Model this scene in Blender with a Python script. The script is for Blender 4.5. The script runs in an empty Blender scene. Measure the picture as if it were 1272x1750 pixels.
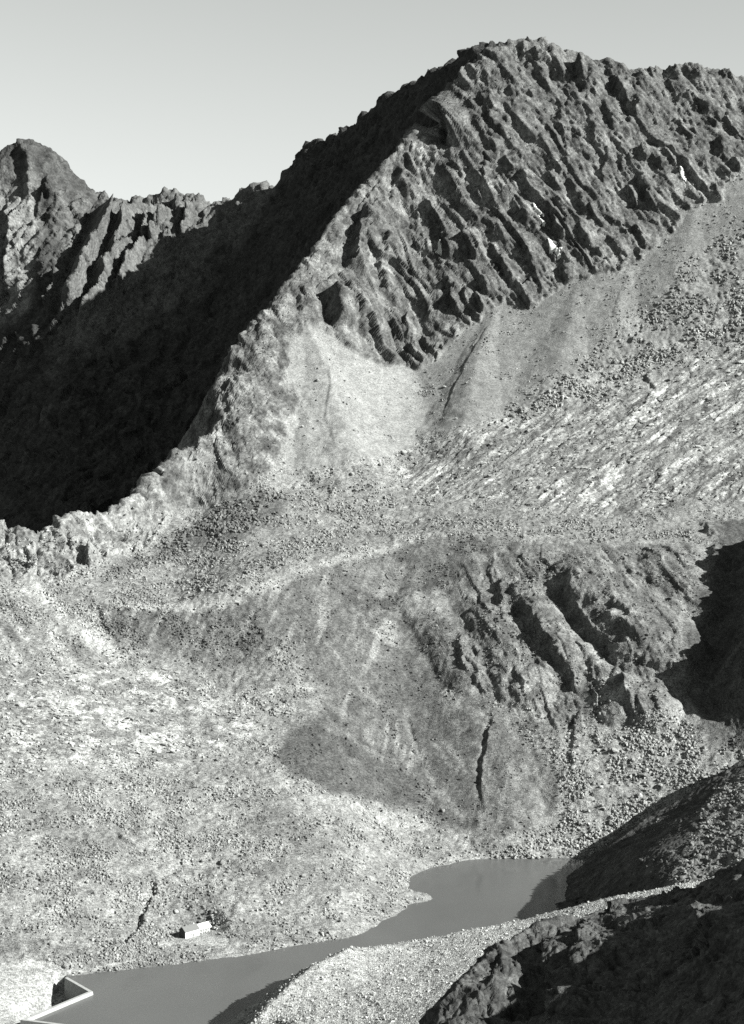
import bpy, math, random, time
import numpy as np
T0 = time.time()
sc = bpy.context.scene
rng = np.random.default_rng(7)
random.seed(7)

# ------------------------------------------------------------------ camera
CAM_Z = 421.0
PITCH = math.radians(5.25)
FPX, CU, CV = 2992.0, 636.0, 875.0
cam_d = bpy.data.cameras.new('camera'); cam = bpy.data.objects.new('camera', cam_d)
sc.collection.objects.link(cam); sc.camera = cam
cam_d.sensor_fit = 'HORIZONTAL'; cam_d.sensor_width = 36.0
cam_d.lens = 36.0 * FPX / 1272.0
cam_d.clip_start = 5.0; cam_d.clip_end = 20000.0
cam.location = (0, 0, CAM_Z)
cam.rotation_euler = (math.radians(90) - PITCH, 0, 0)

# ------------------------------------------------------------------ sky, sun, exposure
SUN_EL, SUN_AZ = math.radians(30.0), math.radians(-20.0)    # azimuth from +X towards +Y
SD = np.array([math.cos(SUN_EL)*math.cos(SUN_AZ), math.cos(SUN_EL)*math.sin(SUN_AZ), math.sin(SUN_EL)])
w = bpy.data.worlds.new('World'); sc.world = w; w.use_nodes = True
nt = w.node_tree; nt.nodes.clear()
sky = nt.nodes.new('ShaderNodeTexSky'); sky.sky_type = 'NISHITA'; sky.sun_disc = False
sky.sun_elevation = SUN_EL; sky.sun_rotation = math.radians(90) - SUN_AZ
sky.altitude = 2400; sky.air_density = 1.0; sky.dust_density = 1.2; sky.ozone_density = 1.0
tint = nt.nodes.new('ShaderNodeMix'); tint.data_type = 'RGBA'; tint.blend_type = 'MULTIPLY'
tint.inputs[0].default_value = 1.0; tint.inputs[7].default_value = (0.962, 1.0, 0.972, 1)
bg = nt.nodes.new('ShaderNodeBackground'); bg.inputs[1].default_value = 0.05
wo = nt.nodes.new('ShaderNodeOutputWorld')
film = nt.nodes.new('ShaderNodeVectorMath'); film.operation = 'DOT_PRODUCT'; film.inputs[1].default_value = (0.07, 0.11, 0.64)
nt.links.new(sky.outputs[0], film.inputs[0]); nt.links.new(film.outputs['Value'], tint.inputs[6])       # one grey record, as on black-and-white film
nt.links.new(tint.outputs[2], bg.inputs[0]); nt.links.new(bg.outputs[0], wo.inputs[0])
sl = bpy.data.lights.new('sun', 'SUN'); sl.energy = 5.0; sl.angle = math.radians(0.53); sl.color = (1.0, 1.0, 0.98)
so = bpy.data.objects.new('sun', sl); sc.collection.objects.link(so); so.location = (800, -300, 900)
from mathutils import Vector
so.rotation_euler = Vector(SD).to_track_quat('Z', 'Y').to_euler()
sc.view_settings.view_transform = 'Standard'; sc.view_settings.look = 'None'
sc.view_settings.exposure = 1.75; sc.view_settings.gamma = 1.0
sc.cycles.use_denoising = False
sc.cycles.max_bounces = 4; sc.cycles.diffuse_bounces = 1

# ------------------------------------------------------------------ helpers: photo pixel -> place
CP, SP = math.cos(PITCH), math.sin(PITCH)
def sight(u, v):
    a = (u - CU) / FPX; b = (CV - v) / FPX
    dy = CP + b * SP
    return a / dy, (b * CP - SP) / dy          # x per metre of Y, z per metre of Y
def at(u, v, Y):
    kx, kz = sight(u, v)
    return np.array([kx * Y, Y, CAM_Z + kz * Y])
def at_z(u, v, z=0.0):
    kx, kz = sight(u, v)
    Y = (z - CAM_Z) / kz
    return np.array([kx * Y, Y, z])

# ------------------------------------------------------------------ helpers: noise
def _h(ix, iy, iz, seed):
    h = (ix * np.uint32(374761393)) ^ (iy * np.uint32(668265263)) ^ (iz * np.uint32(2147483647)) ^ np.uint32(seed * 2654435 + 977)
    h = (h ^ (h >> np.uint32(13))) * np.uint32(1274126177)
    h = (h ^ (h >> np.uint32(15))) * np.uint32(2246822519)
    return h ^ (h >> np.uint32(16))
def noise(p, seed=0):
    """gradient noise of Nx3 points, about -1..1"""
    p = np.asarray(p, np.float32)
    f = np.floor(p); t = p - f
    i = f.astype(np.int32).astype(np.uint32)
    s = t * t * t * (t * (t * 6 - 15) + 10)
    out = 0
    for dx in (0, 1):
        wx = s[:, 0] if dx else 1 - s[:, 0]
        for dy in (0, 1):
            wy = s[:, 1] if dy else 1 - s[:, 1]
            for dz in (0, 1):
                wz = s[:, 2] if dz else 1 - s[:, 2]
                h = _h(i[:, 0] + np.uint32(dx), i[:, 1] + np.uint32(dy), i[:, 2] + np.uint32(dz), seed)
                gx = (h & np.uint32(1023)).astype(np.float32) / 511.5 - 1
                gy = ((h >> np.uint32(10)) & np.uint32(1023)).astype(np.float32) / 511.5 - 1
                gz = ((h >> np.uint32(20)) & np.uint32(1023)).astype(np.float32) / 511.5 - 1
                out = out + wx * wy * wz * (gx * (t[:, 0] - dx) + gy * (t[:, 1] - dy) + gz * (t[:, 2] - dz))
    return out * 1.5
def fbm(p, scale, octv=4, seed=0, gain=0.5):
    q = np.asarray(p, np.float32) / scale; o = 0; a = 1.0
    for k in range(octv):
        o = o + a * noise(q, seed + k * 17); q = q * 2.03 + 11.3; a *= gain
    return o
def ridged(p, scale, octv=4, seed=0, gain=0.5):
    q = np.asarray(p, np.float32) / scale; o = 0; a = 1.0
    for k in range(octv):
        o = o + a * (1 - 2 * np.abs(noise(q, seed + k * 13))); q = q * 2.07 + 5.1; a *= gain
    return o
def facet(p, scale, seed=0, slope=0.6, step=0.25):
    """broken rock: every cell of about `scale` metres is a tilted plane of its own; returns relief in metres and a random value per cell"""
    q = np.asarray(p, np.float32) / scale; f = np.floor(q); best = np.full(len(q), 9e9, np.float32)
    rel = np.zeros(len(q), np.float32); rnd = np.zeros(len(q), np.float32); i0 = f.astype(np.int32)
    for dx in (-1, 0, 1):
        for dy in (-1, 0, 1):
            for dz in (-1, 0, 1):
                c = (i0 + np.array([dx, dy, dz], np.int32)).astype(np.uint32)
                h = _h(c[:, 0], c[:, 1], c[:, 2], seed)
                e = q - (f + np.array([dx, dy, dz], np.float32)) - np.stack([(h & np.uint32(1023)), ((h >> np.uint32(10)) & np.uint32(1023)), ((h >> np.uint32(20)) & np.uint32(1023))], 1).astype(np.float32) / 1023.0
                d = (e * e).sum(1); m = d < best
                if not m.any(): continue
                g = (h[m] * np.uint32(2654435761)); g = g ^ (g >> np.uint32(15))
                gx = (g & np.uint32(255)).astype(np.float32) / 127.5 - 1; gy = ((g >> np.uint32(8)) & np.uint32(255)).astype(np.float32) / 127.5 - 1; gz = ((g >> np.uint32(16)) & np.uint32(255)).astype(np.float32) / 127.5 - 1
                r = ((g >> np.uint32(24)) & np.uint32(255)).astype(np.float32) / 255.0
                em = e[m]; best[m] = d[m]; rel[m] = (gx * em[:, 0] + gy * em[:, 1] + gz * em[:, 2]) * slope + (r - 0.5) * step; rnd[m] = r
    return rel * scale, rnd
def masked(w, fn, *a, **k):
    """evaluate a rock function only where the weight is not nothing"""
    i = np.nonzero(w > 0.02)[0]; o = fn(*[q[i] if isinstance(q, np.ndarray) and len(q) == len(w) else q for q in a], **k)
    if not isinstance(o, tuple): o = (o,)
    out = []
    for r in o: z_ = np.zeros(len(w), np.float32); z_[i] = r; out.append(z_)
    return out if len(out) > 1 else out[0]
def sstep(a, b, x):
    t = np.clip((x - a) / (b - a), 0, 1); return t * t * (3 - 2 * t)
def saw(t, sharp=0.12):
    """rises in a short step to 1 at every whole number, then falls slowly to 0"""
    f = t - np.floor(t)
    return np.where(f < sharp, f / sharp, (1 - f) / (1 - sharp))

# ------------------------------------------------------------------ helpers: surfaces
def rbf_fit(P, c=25.0):
    P = np.asarray(P, float); xy = P[:, :2]
    d = np.sqrt(((xy[:, None] - xy[None]) ** 2).sum(-1) + c * c)
    n = len(P); A = np.zeros((n + 3, n + 3)); A[:n, :n] = d + np.eye(n) * 1e-6
    Q = np.c_[np.ones(n), xy / 1000.0]; A[:n, n:] = Q; A[n:, :n] = Q.T
    s = np.linalg.solve(A, np.r_[P[:, 2], 0, 0, 0])
    def f(x, y):
        sh = np.shape(x); x = np.ravel(x); y = np.ravel(y); o = np.empty(len(x))
        for i in range(0, len(x), 20000):
            X = x[i:i+20000]; Y = y[i:i+20000]
            r = np.sqrt((X[:, None] - xy[:, 0]) ** 2 + (Y[:, None] - xy[:, 1]) ** 2 + c * c)
            o[i:i+20000] = r @ s[:n] + s[n] + s[n+1] * X / 1000 + s[n+2] * Y / 1000
        return o.reshape(sh)
    return f
class Coarse:
    """a height function sampled once on a regular grid and read back bilinearly (cubic-smooth enough at 6 m)"""
    def __init__(s, f, x0, x1, y0, y1, step=6.0):
        s.x0, s.y0, s.st = x0, y0, step
        xs = np.arange(x0, x1 + step, step); ys = np.arange(y0, y1 + step, step)
        X, Y = np.meshgrid(xs, ys); s.Z = f(X, Y); s.ny, s.nx = s.Z.shape
    def __call__(s, x, y):
        a = np.clip((np.asarray(x) - s.x0) / s.st, 0, s.nx - 1.001); b = np.clip((np.asarray(y) - s.y0) / s.st, 0, s.ny - 1.001)
        i = a.astype(int); j = b.astype(int); a = a - i; b = b - j; Z = s.Z
        return (Z[j, i] * (1-a) + Z[j, i+1] * a) * (1-b) + (Z[j+1, i] * (1-a) + Z[j+1, i+1] * a) * b
def polyline_near(P, xy):
    """nearest distance, foot parameter, sign (+ left of the direction) and foot height of points to polyline P (Nx3)"""
    best = np.full(len(xy), 1e18); sg = np.ones(len(xy)); zf = np.zeros(len(xy)); par = np.zeros(len(xy))
    for i in range(len(P) - 1):
        a, b = P[i], P[i+1]; d = b[:2] - a[:2]; L2 = d @ d + 1e-9
        t = np.clip(((xy[:, 0] - a[0]) * d[0] + (xy[:, 1] - a[1]) * d[1]) / L2, 0, 1)
        ex = xy[:, 0] - a[0] - t * d[0]; ey = xy[:, 1] - a[1] - t * d[1]
        q = ex * ex + ey * ey; m = q < best
        best[m] = q[m]; sg[m] = np.sign(d[0] * ey - d[1] * ex)[m]; zf[m] = (a[2] + t * (b[2] - a[2]))[m]; par[m] = i + t[m]
    return np.sqrt(best), sg, zf, par
def in_poly(poly, x, y):
    ins = np.zeros(len(x), bool); j = len(poly) - 1
    for i in range(len(poly)):
        xi, yi = poly[i]; xj, yj = poly[j]
        c = ((yi > y) != (yj > y)) & (x < (xj - xi) * (y - yi) / (yj - yi + 1e-12) + xi)
        ins ^= c; j = i
    return ins
def soft_poly(poly, x, y, soft):
    """0..1 inside a world-space polygon with a soft edge"""
    poly = np.asarray(poly); bx = (x > poly[:, 0].min() - soft) & (x < poly[:, 0].max() + soft) & (y > poly[:, 1].min() - soft) & (y < poly[:, 1].max() + soft)
    o = np.zeros(len(x)); idx = np.nonzero(bx)[0]
    if len(idx) == 0: return o
    X, Y = x[idx], y[idx]
    P = np.c_[np.r_[poly, poly[:1]], np.zeros(len(poly) + 1)]
    d, _, _, _ = polyline_near(P, np.c_[X, Y])
    s = np.where(in_poly(poly, X, Y), d, -d)
    o[idx] = sstep(-soft, soft, s); return o

def grid_faces(nr, nc):
    i = np.arange(nr * nc).reshape(nr, nc)
    return np.stack([i[:-1, :-1], i[:-1, 1:], i[1:, 1:], i[1:, :-1]], -1).reshape(-1, 4)
def mesh_obj(name, V, F, mat=None, tone=None, smooth=True, parent=None):
    """one mesh object from arrays; only the vertices that the faces use are kept"""
    F = np.asarray(F); used = np.unique(F); re = np.full(len(V), -1); re[used] = np.arange(len(used))
    V = np.asarray(V, np.float32)[used]; F = re[F]; n = F.shape[1]
    me = bpy.data.meshes.new(name)
    me.vertices.add(len(V)); me.vertices.foreach_set('co', V.ravel())
    me.loops.add(F.size); me.loops.foreach_set('vertex_index', F.ravel().astype(np.int32))
    me.polygons.add(len(F)); me.polygons.foreach_set('loop_start', np.arange(0, F.size, n, dtype=np.int32))
    me.polygons.foreach_set('use_smooth', np.full(len(F), smooth))
    if tone is not None:
        at_ = me.attributes.new('tone', 'FLOAT', 'POINT'); at_.data.foreach_set('value', np.asarray(tone, np.float32)[used])
    me.update(); me.validate()
    if mat: me.materials.append(mat)
    o = bpy.data.objects.new(name, me); sc.collection.objects.link(o)
    if parent: o.parent = parent
    return o
def tag(o, label=None, cat=None, group=None, kind=None):
    if label: o['label'] = label
    if cat: o['category'] = cat
    if group: o['group'] = group
    if kind: o['kind'] = kind
    return o

# ------------------------------------------------------------------ materials
TINT = (0.978, 1.0, 0.968)
def grey(v): return (v * TINT[0], v * TINT[1], v * TINT[2], 1)
def rock_mat(name, fine=1.2, contrast=0.35, bump=0.5, cell=2.0, cellvar=0.35, cellbump=0.5, rough=0.95, instancer=False):
    """stone: reflectance from the 'tone' attribute, broken up by grain, by blocks of `cell` metres and by patches"""
    m = bpy.data.materials.new(name); m.use_nodes = True; t = m.node_tree; N = t.nodes; L = t.links
    b = N['Principled BSDF']; b.inputs['Roughness'].default_value = rough
    b.inputs['Specular IOR Level'].default_value = 0.1
    g = N.new('ShaderNodeNewGeometry')
    a = N.new('ShaderNodeAttribute'); a.attribute_name = 'tone'
    if instancer: a.attribute_type = 'INSTANCER'
    def rng_(src, lo, hi, c):
        r = N.new('ShaderNodeMapRange'); r.inputs[1].default_value = lo; r.inputs[2].default_value = hi
        r.inputs[3].default_value = 1 - c; r.inputs[4].default_value = 1 + c; L.new(src, r.inputs[0]); return r.outputs[0]
    def mul(p, q):
        k = N.new('ShaderNodeMath'); k.operation = 'MULTIPLY'; L.new(p, k.inputs[0]); L.new(q, k.inputs[1]); return k.outputs[0]
    n1 = N.new('ShaderNodeTexNoise'); n1.inputs['Scale'].default_value = 1.0 / fine; n1.inputs['Detail'].default_value = 5; n1.inputs['Roughness'].default_value = 0.75
    n2 = N.new('ShaderNodeTexNoise'); n2.inputs['Scale'].default_value = 1.0 / (fine * 9); n2.inputs['Detail'].default_value = 3
    vo = N.new('ShaderNodeTexVoronoi'); vo.inputs['Scale'].default_value = 1.0 / cell
    try: vo.inputs['Randomness'].default_value = 1.0
    except Exception: pass
    for n in (n1, n2, vo): L.new(g.outputs['Position'], n.inputs['Vector'])
    sc_ = N.new('ShaderNodeSeparateColor'); L.new(vo.outputs['Color'], sc_.inputs[0])
    v = mul(a.outputs['Fac'], rng_(n1.outputs[0], 0.3, 0.7, contrast)); v = mul(v, rng_(n2.outputs[0], 0.3, 0.7, contrast * 0.6))
    v = mul(v, rng_(sc_.outputs[0], 0, 1, cellvar))
    mx = N.new('ShaderNodeMix'); mx.data_type = 'RGBA'; mx.blend_type = 'MULTIPLY'; mx.inputs[0].default_value = 1
    mx.inputs[7].default_value = (*TINT, 1); L.new(v, mx.inputs[6]); L.new(mx.outputs[2], b.inputs['Base Color'])
    bp = N.new('ShaderNodeBump'); bp.inputs['Strength'].default_value = bump; bp.inputs['Distance'].default_value = fine * 0.6
    L.new(n1.outputs[0], bp.inputs['Height'])
    b2 = N.new('ShaderNodeBump'); b2.inputs['Strength'].default_value = cellbump; b2.inputs['Distance'].default_value = cell * 0.5; b2.invert = True
    L.new(vo.outputs['Distance'], b2.inputs['Height']); L.new(bp.outputs[0], b2.inputs['Normal']); L.new(b2.outputs[0], b.inputs['Normal'])
    return m
def plain_mat(name, v, rough=0.8, contrast=0.15, scale=1.0):
    m = bpy.data.materials.new(name); m.use_nodes = True; t = m.node_tree; N = t.nodes; L = t.links
    b = N['Principled BSDF']; b.inputs['Roughness'].default_value = rough; b.inputs['Specular IOR Level'].default_value = 0.2
    g = N.new('ShaderNodeNewGeometry'); n1 = N.new('ShaderNodeTexNoise'); n1.inputs['Scale'].default_value = 1 / scale; n1.inputs['Detail'].default_value = 5
    L.new(g.outputs['Position'], n1.inputs['Vector'])
    cr = N.new('ShaderNodeMix'); cr.data_type = 'RGBA'; cr.inputs[6].default_value = grey(v * (1 - contrast)); cr.inputs[7].default_value = grey(min(1, v * (1 + contrast)))
    L.new(n1.outputs[0], cr.inputs[0]); L.new(cr.outputs[2], b.inputs['Base Color'])
    return m
M_ROCK = rock_mat('cliff_rock', 2.2, 0.5, 0.8, 3.0, 0.3, 0.2)
M_SCREE = rock_mat('scree_stone', 1.0, 0.3, 0.4, 1.1, 0.35, 0.5)
M_HILL = rock_mat('rubble_and_turf', 1.0, 0.35, 0.5, 1.25, 0.45, 0.6)
M_FAR = rock_mat('far_rock', 2.4, 0.3, 0.6, 4.0, 0.3, 0.5)
M_MORAINE = rock_mat('moraine_stone', 0.8, 0.3, 0.5, 1.2, 0.5, 0.9)
M_NEAR = rock_mat('near_rock', 0.9, 0.5, 0.9, 1.6, 0.3, 0.4)
M_LOOSE = rock_mat('loose_stone', 0.6, 0.25, 0.4, 1.5, 0.15, 0.2, instancer=True)
M_BOULDER = rock_mat('boulder_stone', 0.8, 0.3, 0.5, 2.0, 0.1, 0.3)
print('setup', round(time.time() - T0, 1))

# ================================================================== THE MOUNTAIN: base surface
CREST = [(-520,860,1690),(-260,880,1690),(-100,890,1700),(-40,895,1702),(0,900,1705),(30,905,1705),(65,915,1700),(100,895,1715),(150,880,1740),(200,868,1765),(240,858,1795),(250,836,1812),(266,826,1826),(280,800,1846),(303,774,1876),(322,771,1886),(345,754,1906),(370,738,1924),(385,714,1944),(376,690,1964),(372,664,1982),(380,645,1997),(396,618,2015),(402,594,2030),(422,566,2050),(450,540,2070),(478,508,2093),(503,474,2116),(520,452,2134),(548,418,2160),(566,390,2178),(600,345,2212),(618,324,2226),(660,280,2255),(690,248,2276),(718,222,2292),(745,215,2308),(760,190,2320),(775,160,2330),(800,128,2338),(832,92,2348),(870,76,2352),(925,72,2356),(965,90,2354),(990,96,2352),(1040,108,2348),(1075,124,2342),(1120,121,2338),(1180,120,2332),(1230,127,2326),(1272,142,2320),(1330,165,2312),(1450,200,2300),(1600,240,2290)]
CREST_W = np.array([at(*c) for c in CREST])
COLS = {
 -360: [(1745,1080),(1600,1170),(1400,1300),(1200,1460),(1000,1620)],
 -160: [(1745,1080),(1700,1115),(1600,1170),(1500,1225),(1400,1300),(1300,1380),(1200,1460),(1100,1540),(1000,1620),(940,1665)],
 0:   [(1745,1084),(1700,1114),(1660,1143),(1600,1178),(1500,1230),(1400,1308),(1300,1390),(1200,1470),(1100,1550),(1000,1630),(950,1668)],
 60:  [(1725,1113),(1700,1128),(1665,1146)],
 100: [(1728,1110),(1700,1133),(1668,1149),(1640,1163),(1600,1188),(1500,1245),(1400,1320),(1300,1400),(1200,1480),(1100,1560),(1000,1645),(940,1690)],
 200: [(1655,1163),(1590,1208),(1500,1260),(1400,1335),(1300,1415),(1200,1500),(1120,1565),(1050,1610),(1020,1635),(1000,1660),(940,1715),(900,1755)],
 300: [(1640,1179),(1590,1222),(1500,1278),(1400,1350),(1300,1430),(1200,1515),(1130,1575),(1045,1622),(1020,1650),(1000,1685),(900,1785),(840,1840)],
 400: [(1625,1195),(1560,1240),(1500,1285),(1400,1360),(1300,1440),(1200,1525),(1120,1588),(1020,1640),(1000,1652),(975,1690),(900,1775),(800,1868),(720,1930),(650,1990)],
 500: [(1612,1213),(1550,1255),(1500,1292),(1400,1370),(1300,1448),(1200,1528),(1100,1600),(1000,1668),(965,1692),(940,1735),(900,1785),(800,1885),(700,1960),(600,2030),(560,2056)],
 600: [(1590,1238),(1500,1310),(1450,1365),(1400,1405),(1300,1480),(1200,1555),(1100,1625),(1000,1690),(945,1730),(920,1775),(850,1860),(800,1905),(700,1985),(600,2060),(500,2130),(420,2172)],
 700: [(1450,1424),(1400,1460),(1300,1524),(1200,1590),(1100,1655),(1000,1720),(925,1770),(900,1815),(850,1872),(800,1928),(700,2020),(625,2090),(560,2128),(500,2160),(400,2206),(300,2255)],
 800: [(1467,1424),(1400,1468),(1300,1524),(1200,1584),(1100,1648),(1000,1712),(920,1772),(880,1835),(850,1875),(750,1972),(650,2055),(560,2120),(500,2150),(400,2198),(300,2245),(200,2295)],
 900: [(1463,1430),(1400,1470),(1300,1524),(1200,1580),(1100,1638),(1000,1700),(920,1772),(850,1872),(750,1970),(650,2050),(515,2142),(400,2190),(300,2235),(200,2282),(120,2325)],
 1000: [(1463,1430),(1400,1464),(1300,1515),(1200,1572),(1100,1630),(1000,1698),(920,1780),(850,1880),(750,1968),(650,2045),(550,2108),(475,2148),(400,2184),(300,2232),(200,2280)],
 1100: [(1465,1428),(1400,1458),(1300,1508),(1200,1566),(1100,1628),(1000,1702),(920,1785),(850,1880),(750,1970),(650,2045),(550,2108),(435,2168),(300,2230),(200,2280)],
 1200: [(1470,1420),(1400,1446),(1300,1496),(1200,1560),(1100,1625),(1000,1700),(900,1810),(800,1930),(700,2010),(600,2075),(500,2128),(350,2200),(250,2250),(180,2292)],
 1280: [(1470,1416),(1400,1440),(1300,1488),(1200,1550),(1100,1620),(1000,1700),(900,1815),(800,1930),(700,2010),(600,2070),(500,2122),(400,2170),(300,2220),(220,2270)],
 1420: [(1470,1410),(1300,1480),(1100,1610),(900,1810),(700,2000),(500,2115),(320,2210)],
 1600: [(1470,1405),(1300,1475),(1100,1600),(900,1800),(700,1990),(500,2105),(330,2200)],
}
SHORE = [(735,1537),(714,1541),(690,1551),(655,1571),(702,1521),(704,1497),(722,1487),(762,1477),(792,1469)]; WET = [(748,1540),(730,1549),(706,1560),(672,1580),(716,1514),(722,1499),(745,1490),(780,1483)]
pts = [at_z(u, v, 0.5) for u, v in SHORE] + [at_z(u, v, -2.5) for u, v in WET] + [at(u, v, Y) for u, l in COLS.items() for v, Y in l] + list(CREST_W)
for p in CREST_W[::2]: pts.append(p + np.array([0, 60, 40]))            # the face would go on rising behind the crest
for u in (-160, 0, 200, 400, 600, 800, 900, 1000, 1200, 1400):     # lake bed in front of the shore
    if u < 150: continue
    v0, Y0 = COLS[min(COLS, key=lambda c: abs(c - u))][0]
    p = at(u, v0, Y0); pts.append(p + np.array([0, -45, -14])); pts.append(p + np.array([0, -140, -26]))
face_f = Coarse(rbf_fit(pts, 22.0), -860, 1000, 880, 2600, 5.0)
def base_z(x, y):
    """height of the mountain: the front face up to the crest line, a steep drop behind it"""
    sh = np.shape(x); x = np.ravel(np.asarray(x, float)); y = np.ravel(np.asarray(y, float))
    z = face_f(x, y)
    d, s, zf, _ = polyline_near(CREST_W, np.c_[x, y])
    back = s > 0
    z = np.where(back, np.minimum(z, zf + 2) - 1.7 * np.maximum(d - 1.5, 0), z)
    return z.reshape(sh)
BASE = Coarse(base_z, -860, 1000, 880, 2600, 5.0)
def hit(u, v, f=None):
    """where the sight line of a photo pixel meets the ground"""
    kx, kz = sight(u, v); Y = np.arange(1040, 2560, 1.5)
    g = (f or BASE)(kx * Y, Y) - (CAM_Z + kz * Y)
    i = np.argmax(g > 0) if (g > 0).any() else len(Y) - 1
    return np.array([kx * Y[i], Y[i], CAM_Z + kz * Y[i]])
def ground_poly(px, f=None): return np.array([hit(u, v, f)[:2] for u, v in px])

# mesh: columns fan out, rows spaced evenly along the slope
KU = np.r_[np.arange(-380, -60, 8.0), np.arange(-60, 1372, 1.98), np.arange(1372, 1600, 8.0)]
def slope_rows(f, kx, Y0, Y1, nrow, low=-4.0, crest=None):
    Ys = np.arange(Y0, Y1, 3.0)
    X = kx[:, None] * Ys[None]; YY = np.broadcast_to(Ys, X.shape); Z = f(X, YY)
    dz = np.gradient(Z, axis=1) / 3.0
    wgt = np.sqrt(1 + dz ** 2) / Ys ** 0.75
    hid = (Z < low)
    if crest is not None:
        d, s, _, _ = polyline_near(crest, np.c_[X.ravel(), YY.ravel()]); hid |= ((s > 0) & (d > 25)).reshape(X.shape)
    wgt = np.where(hid, wgt * 0.06, wgt)
    c = np.cumsum(wgt, 1); c = (c - c[:, :1]) / (c[:, -1:] - c[:, :1])
    out = np.empty((nrow, len(kx))); tt = np.linspace(0, 1, nrow)
    for j in range(len(kx)): out[:, j] = np.interp(tt, c[j], Ys)
    for _ in range(3):                                                   # no sudden change of spacing between neighbouring columns
        q = np.pad(out, ((0, 0), (14, 14)), 'edge'); cs = np.cumsum(np.pad(q, ((0, 0), (1, 0))), 1)
        out = (cs[:, 29:] - cs[:, :-29]) / 29
    return out
kx = np.array([(u - CU) / FPX for u in KU])
NR = 980
YG = slope_rows(BASE, kx, 1045, 2480, NR, crest=CREST_W)
XG = YG * kx[None]
ZG = base_z(XG, YG)
P = np.stack([XG, YG, ZG], -1)
def grid_normals(P):
    a = np.gradient(P, axis=1); b = np.gradient(P, axis=0)
    n = np.cross(a, b); n /= np.linalg.norm(n, axis=-1, keepdims=True) + 1e-9
    n[n[..., 2] < 0] *= -1
    return n
class Patch:
    """a sheet of ground being shaped: positions, normals, relief along the normal"""
    def __init__(s, V, NRM, base, y0=1040, y1=2560):
        s.V, s.N, s.base, s.y0, s.y1 = V, NRM, base, y0, y1
        s.Q = V.astype(np.float32); s.D = np.zeros(len(V), np.float32)
    def hit(s, u, v):
        kx_, kz_ = sight(u, v); Y = np.arange(s.y0, s.y1, 1.0)
        g = s.base(kx_ * Y, Y) - (CAM_Z + kz_ * Y); i = np.argmax(g > 0) if (g > 0).any() else len(Y) - 1
        return np.array([kx_ * Y[i], Y[i], CAM_Z + kz_ * Y[i]])
    def zone(s, px, soft): return soft_poly(np.array([s.hit(u, v)[:2] for u, v in px]), s.V[:, 0], s.V[:, 1], soft)
    def feature(s, px, amp, wall=5.0, right=22.0, dip=0.35, left=8.0, taper=0.18):
        """a step in the rock along a line: a steep wall that faces left (lines run downwards) and a back that dies away to the right"""
        W = np.array([s.hit(u, v) for u, v in px]); R = wall + 3.2 * right; V = s.V
        lo, hi = W.min(0) - R, W.max(0) + R
        idx = np.nonzero(((V > lo) & (V < hi)).all(1))[0]
        if len(idx) == 0: return
        p = V[idx]; n = s.N[idx]; best = np.full(len(idx), 1e18); sg = np.zeros(len(idx)); par = np.zeros(len(idx))
        L = np.r_[0, np.cumsum(np.linalg.norm(np.diff(W, axis=0), axis=1))]
        for i in range(len(W) - 1):
            d = W[i+1] - W[i]; l2 = d @ d + 1e-9; t = np.clip((p - W[i]) @ d / l2, 0, 1)
            e = p - W[i] - t[:, None] * d; q = (e * e).sum(1); m = q < best
            best[m] = q[m]; rt = np.cross(n, d); sg[m] = np.sign((e * rt).sum(1))[m]; par[m] = (L[i] + t * math.sqrt(l2))[m]
        kw_ = 1.0 if wall < 20 else 0.35
        r_ = np.sqrt(best) * sg + kw_ * (1.3 * s.r1[idx] * min(2.6, wall * 0.5) + min(0.5 * wall, 4.0) * s.r0[idx])
        amp = amp * np.clip(1.0 + (0.8 if wall < 9 else 0.25) * s.r0[idx] + (0.4 if wall < 9 else 0.1) * s.r1[idx], 0.3, 1.5)
        tp = par / L[-1]; w_ = sstep(0, taper, tp) * sstep(1.0, 1.0 - taper, tp)
        prof = np.where(r_ < 0, -dip * np.exp(-(r_ / left) ** 2), np.where(r_ < wall, -dip + (1 + dip) * sstep(0, wall, r_), np.exp(-np.maximum(r_ - wall, 0) / right)))
        s.D[idx] += (amp * w_ * prof).astype(np.float32)
def fan_grid(f, u0, u1, du, Y0, Y1, nrow, **kw):
    k = (np.r_[np.arange(u0 - (240 if u0 < 0 else 0), u0, 8.0), np.arange(u0, u1, du)] - CU) / FPX
    Y = slope_rows(f, k, Y0, Y1, nrow, **kw); P = np.stack([Y * k[None], Y, f(Y * k[None], Y)], -1)
    return P, Y.shape
NRM = grid_normals(P).reshape(-1, 3); V = P.reshape(-1, 3).copy(); x, y, z = V[:, 0], V[:, 1], V[:, 2]
print('base', round(time.time() - T0, 1), len(V))
# ------------------------------------------------------------------ zones of ground, as outlines on the surface
Q = V.astype(np.float32)
zw1 = fbm(Q, 22, 3, 5); zw2 = fbm(Q, 22, 3, 8)
def zone(px, soft=8.0): return soft_poly(ground_poly(px), x + 5.5 * zw1, y + 4.5 * zw2, soft)
Z_CLIFF = zone([(552,565),(543,492),(585,462),(594,400),(612,352),(650,310),(690,262),(722,236),(748,232),(765,150),(800,105),(832,60),(1400,60),(1400,280),(1290,285),(1240,312),(1232,345),(1186,352),(1150,396),(1105,432),(1062,470),(1000,472),(962,492),(930,512),(888,532),(862,512),(846,526),(800,562),(775,582),(724,630),(690,622),(640,622),(590,590)], 1.6)
Z_ARETE = zone([(222,868),(300,760),(400,560),(600,320),(720,210),(730,236),(690,262),(612,352),(594,400),(585,462),(543,492),(552,558),(520,560),(496,590),(488,640),(512,690),(482,770),(470,800),(430,835),(380,850),(330,870),(250,885)], 5.0)
Z_CONE = zone([(498,585),(520,556),(552,556),(590,590),(640,622),(690,622),(724,630),(742,735),(660,790),(590,806),(500,812),(478,760),(512,690),(488,640)], 6.0)
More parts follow.
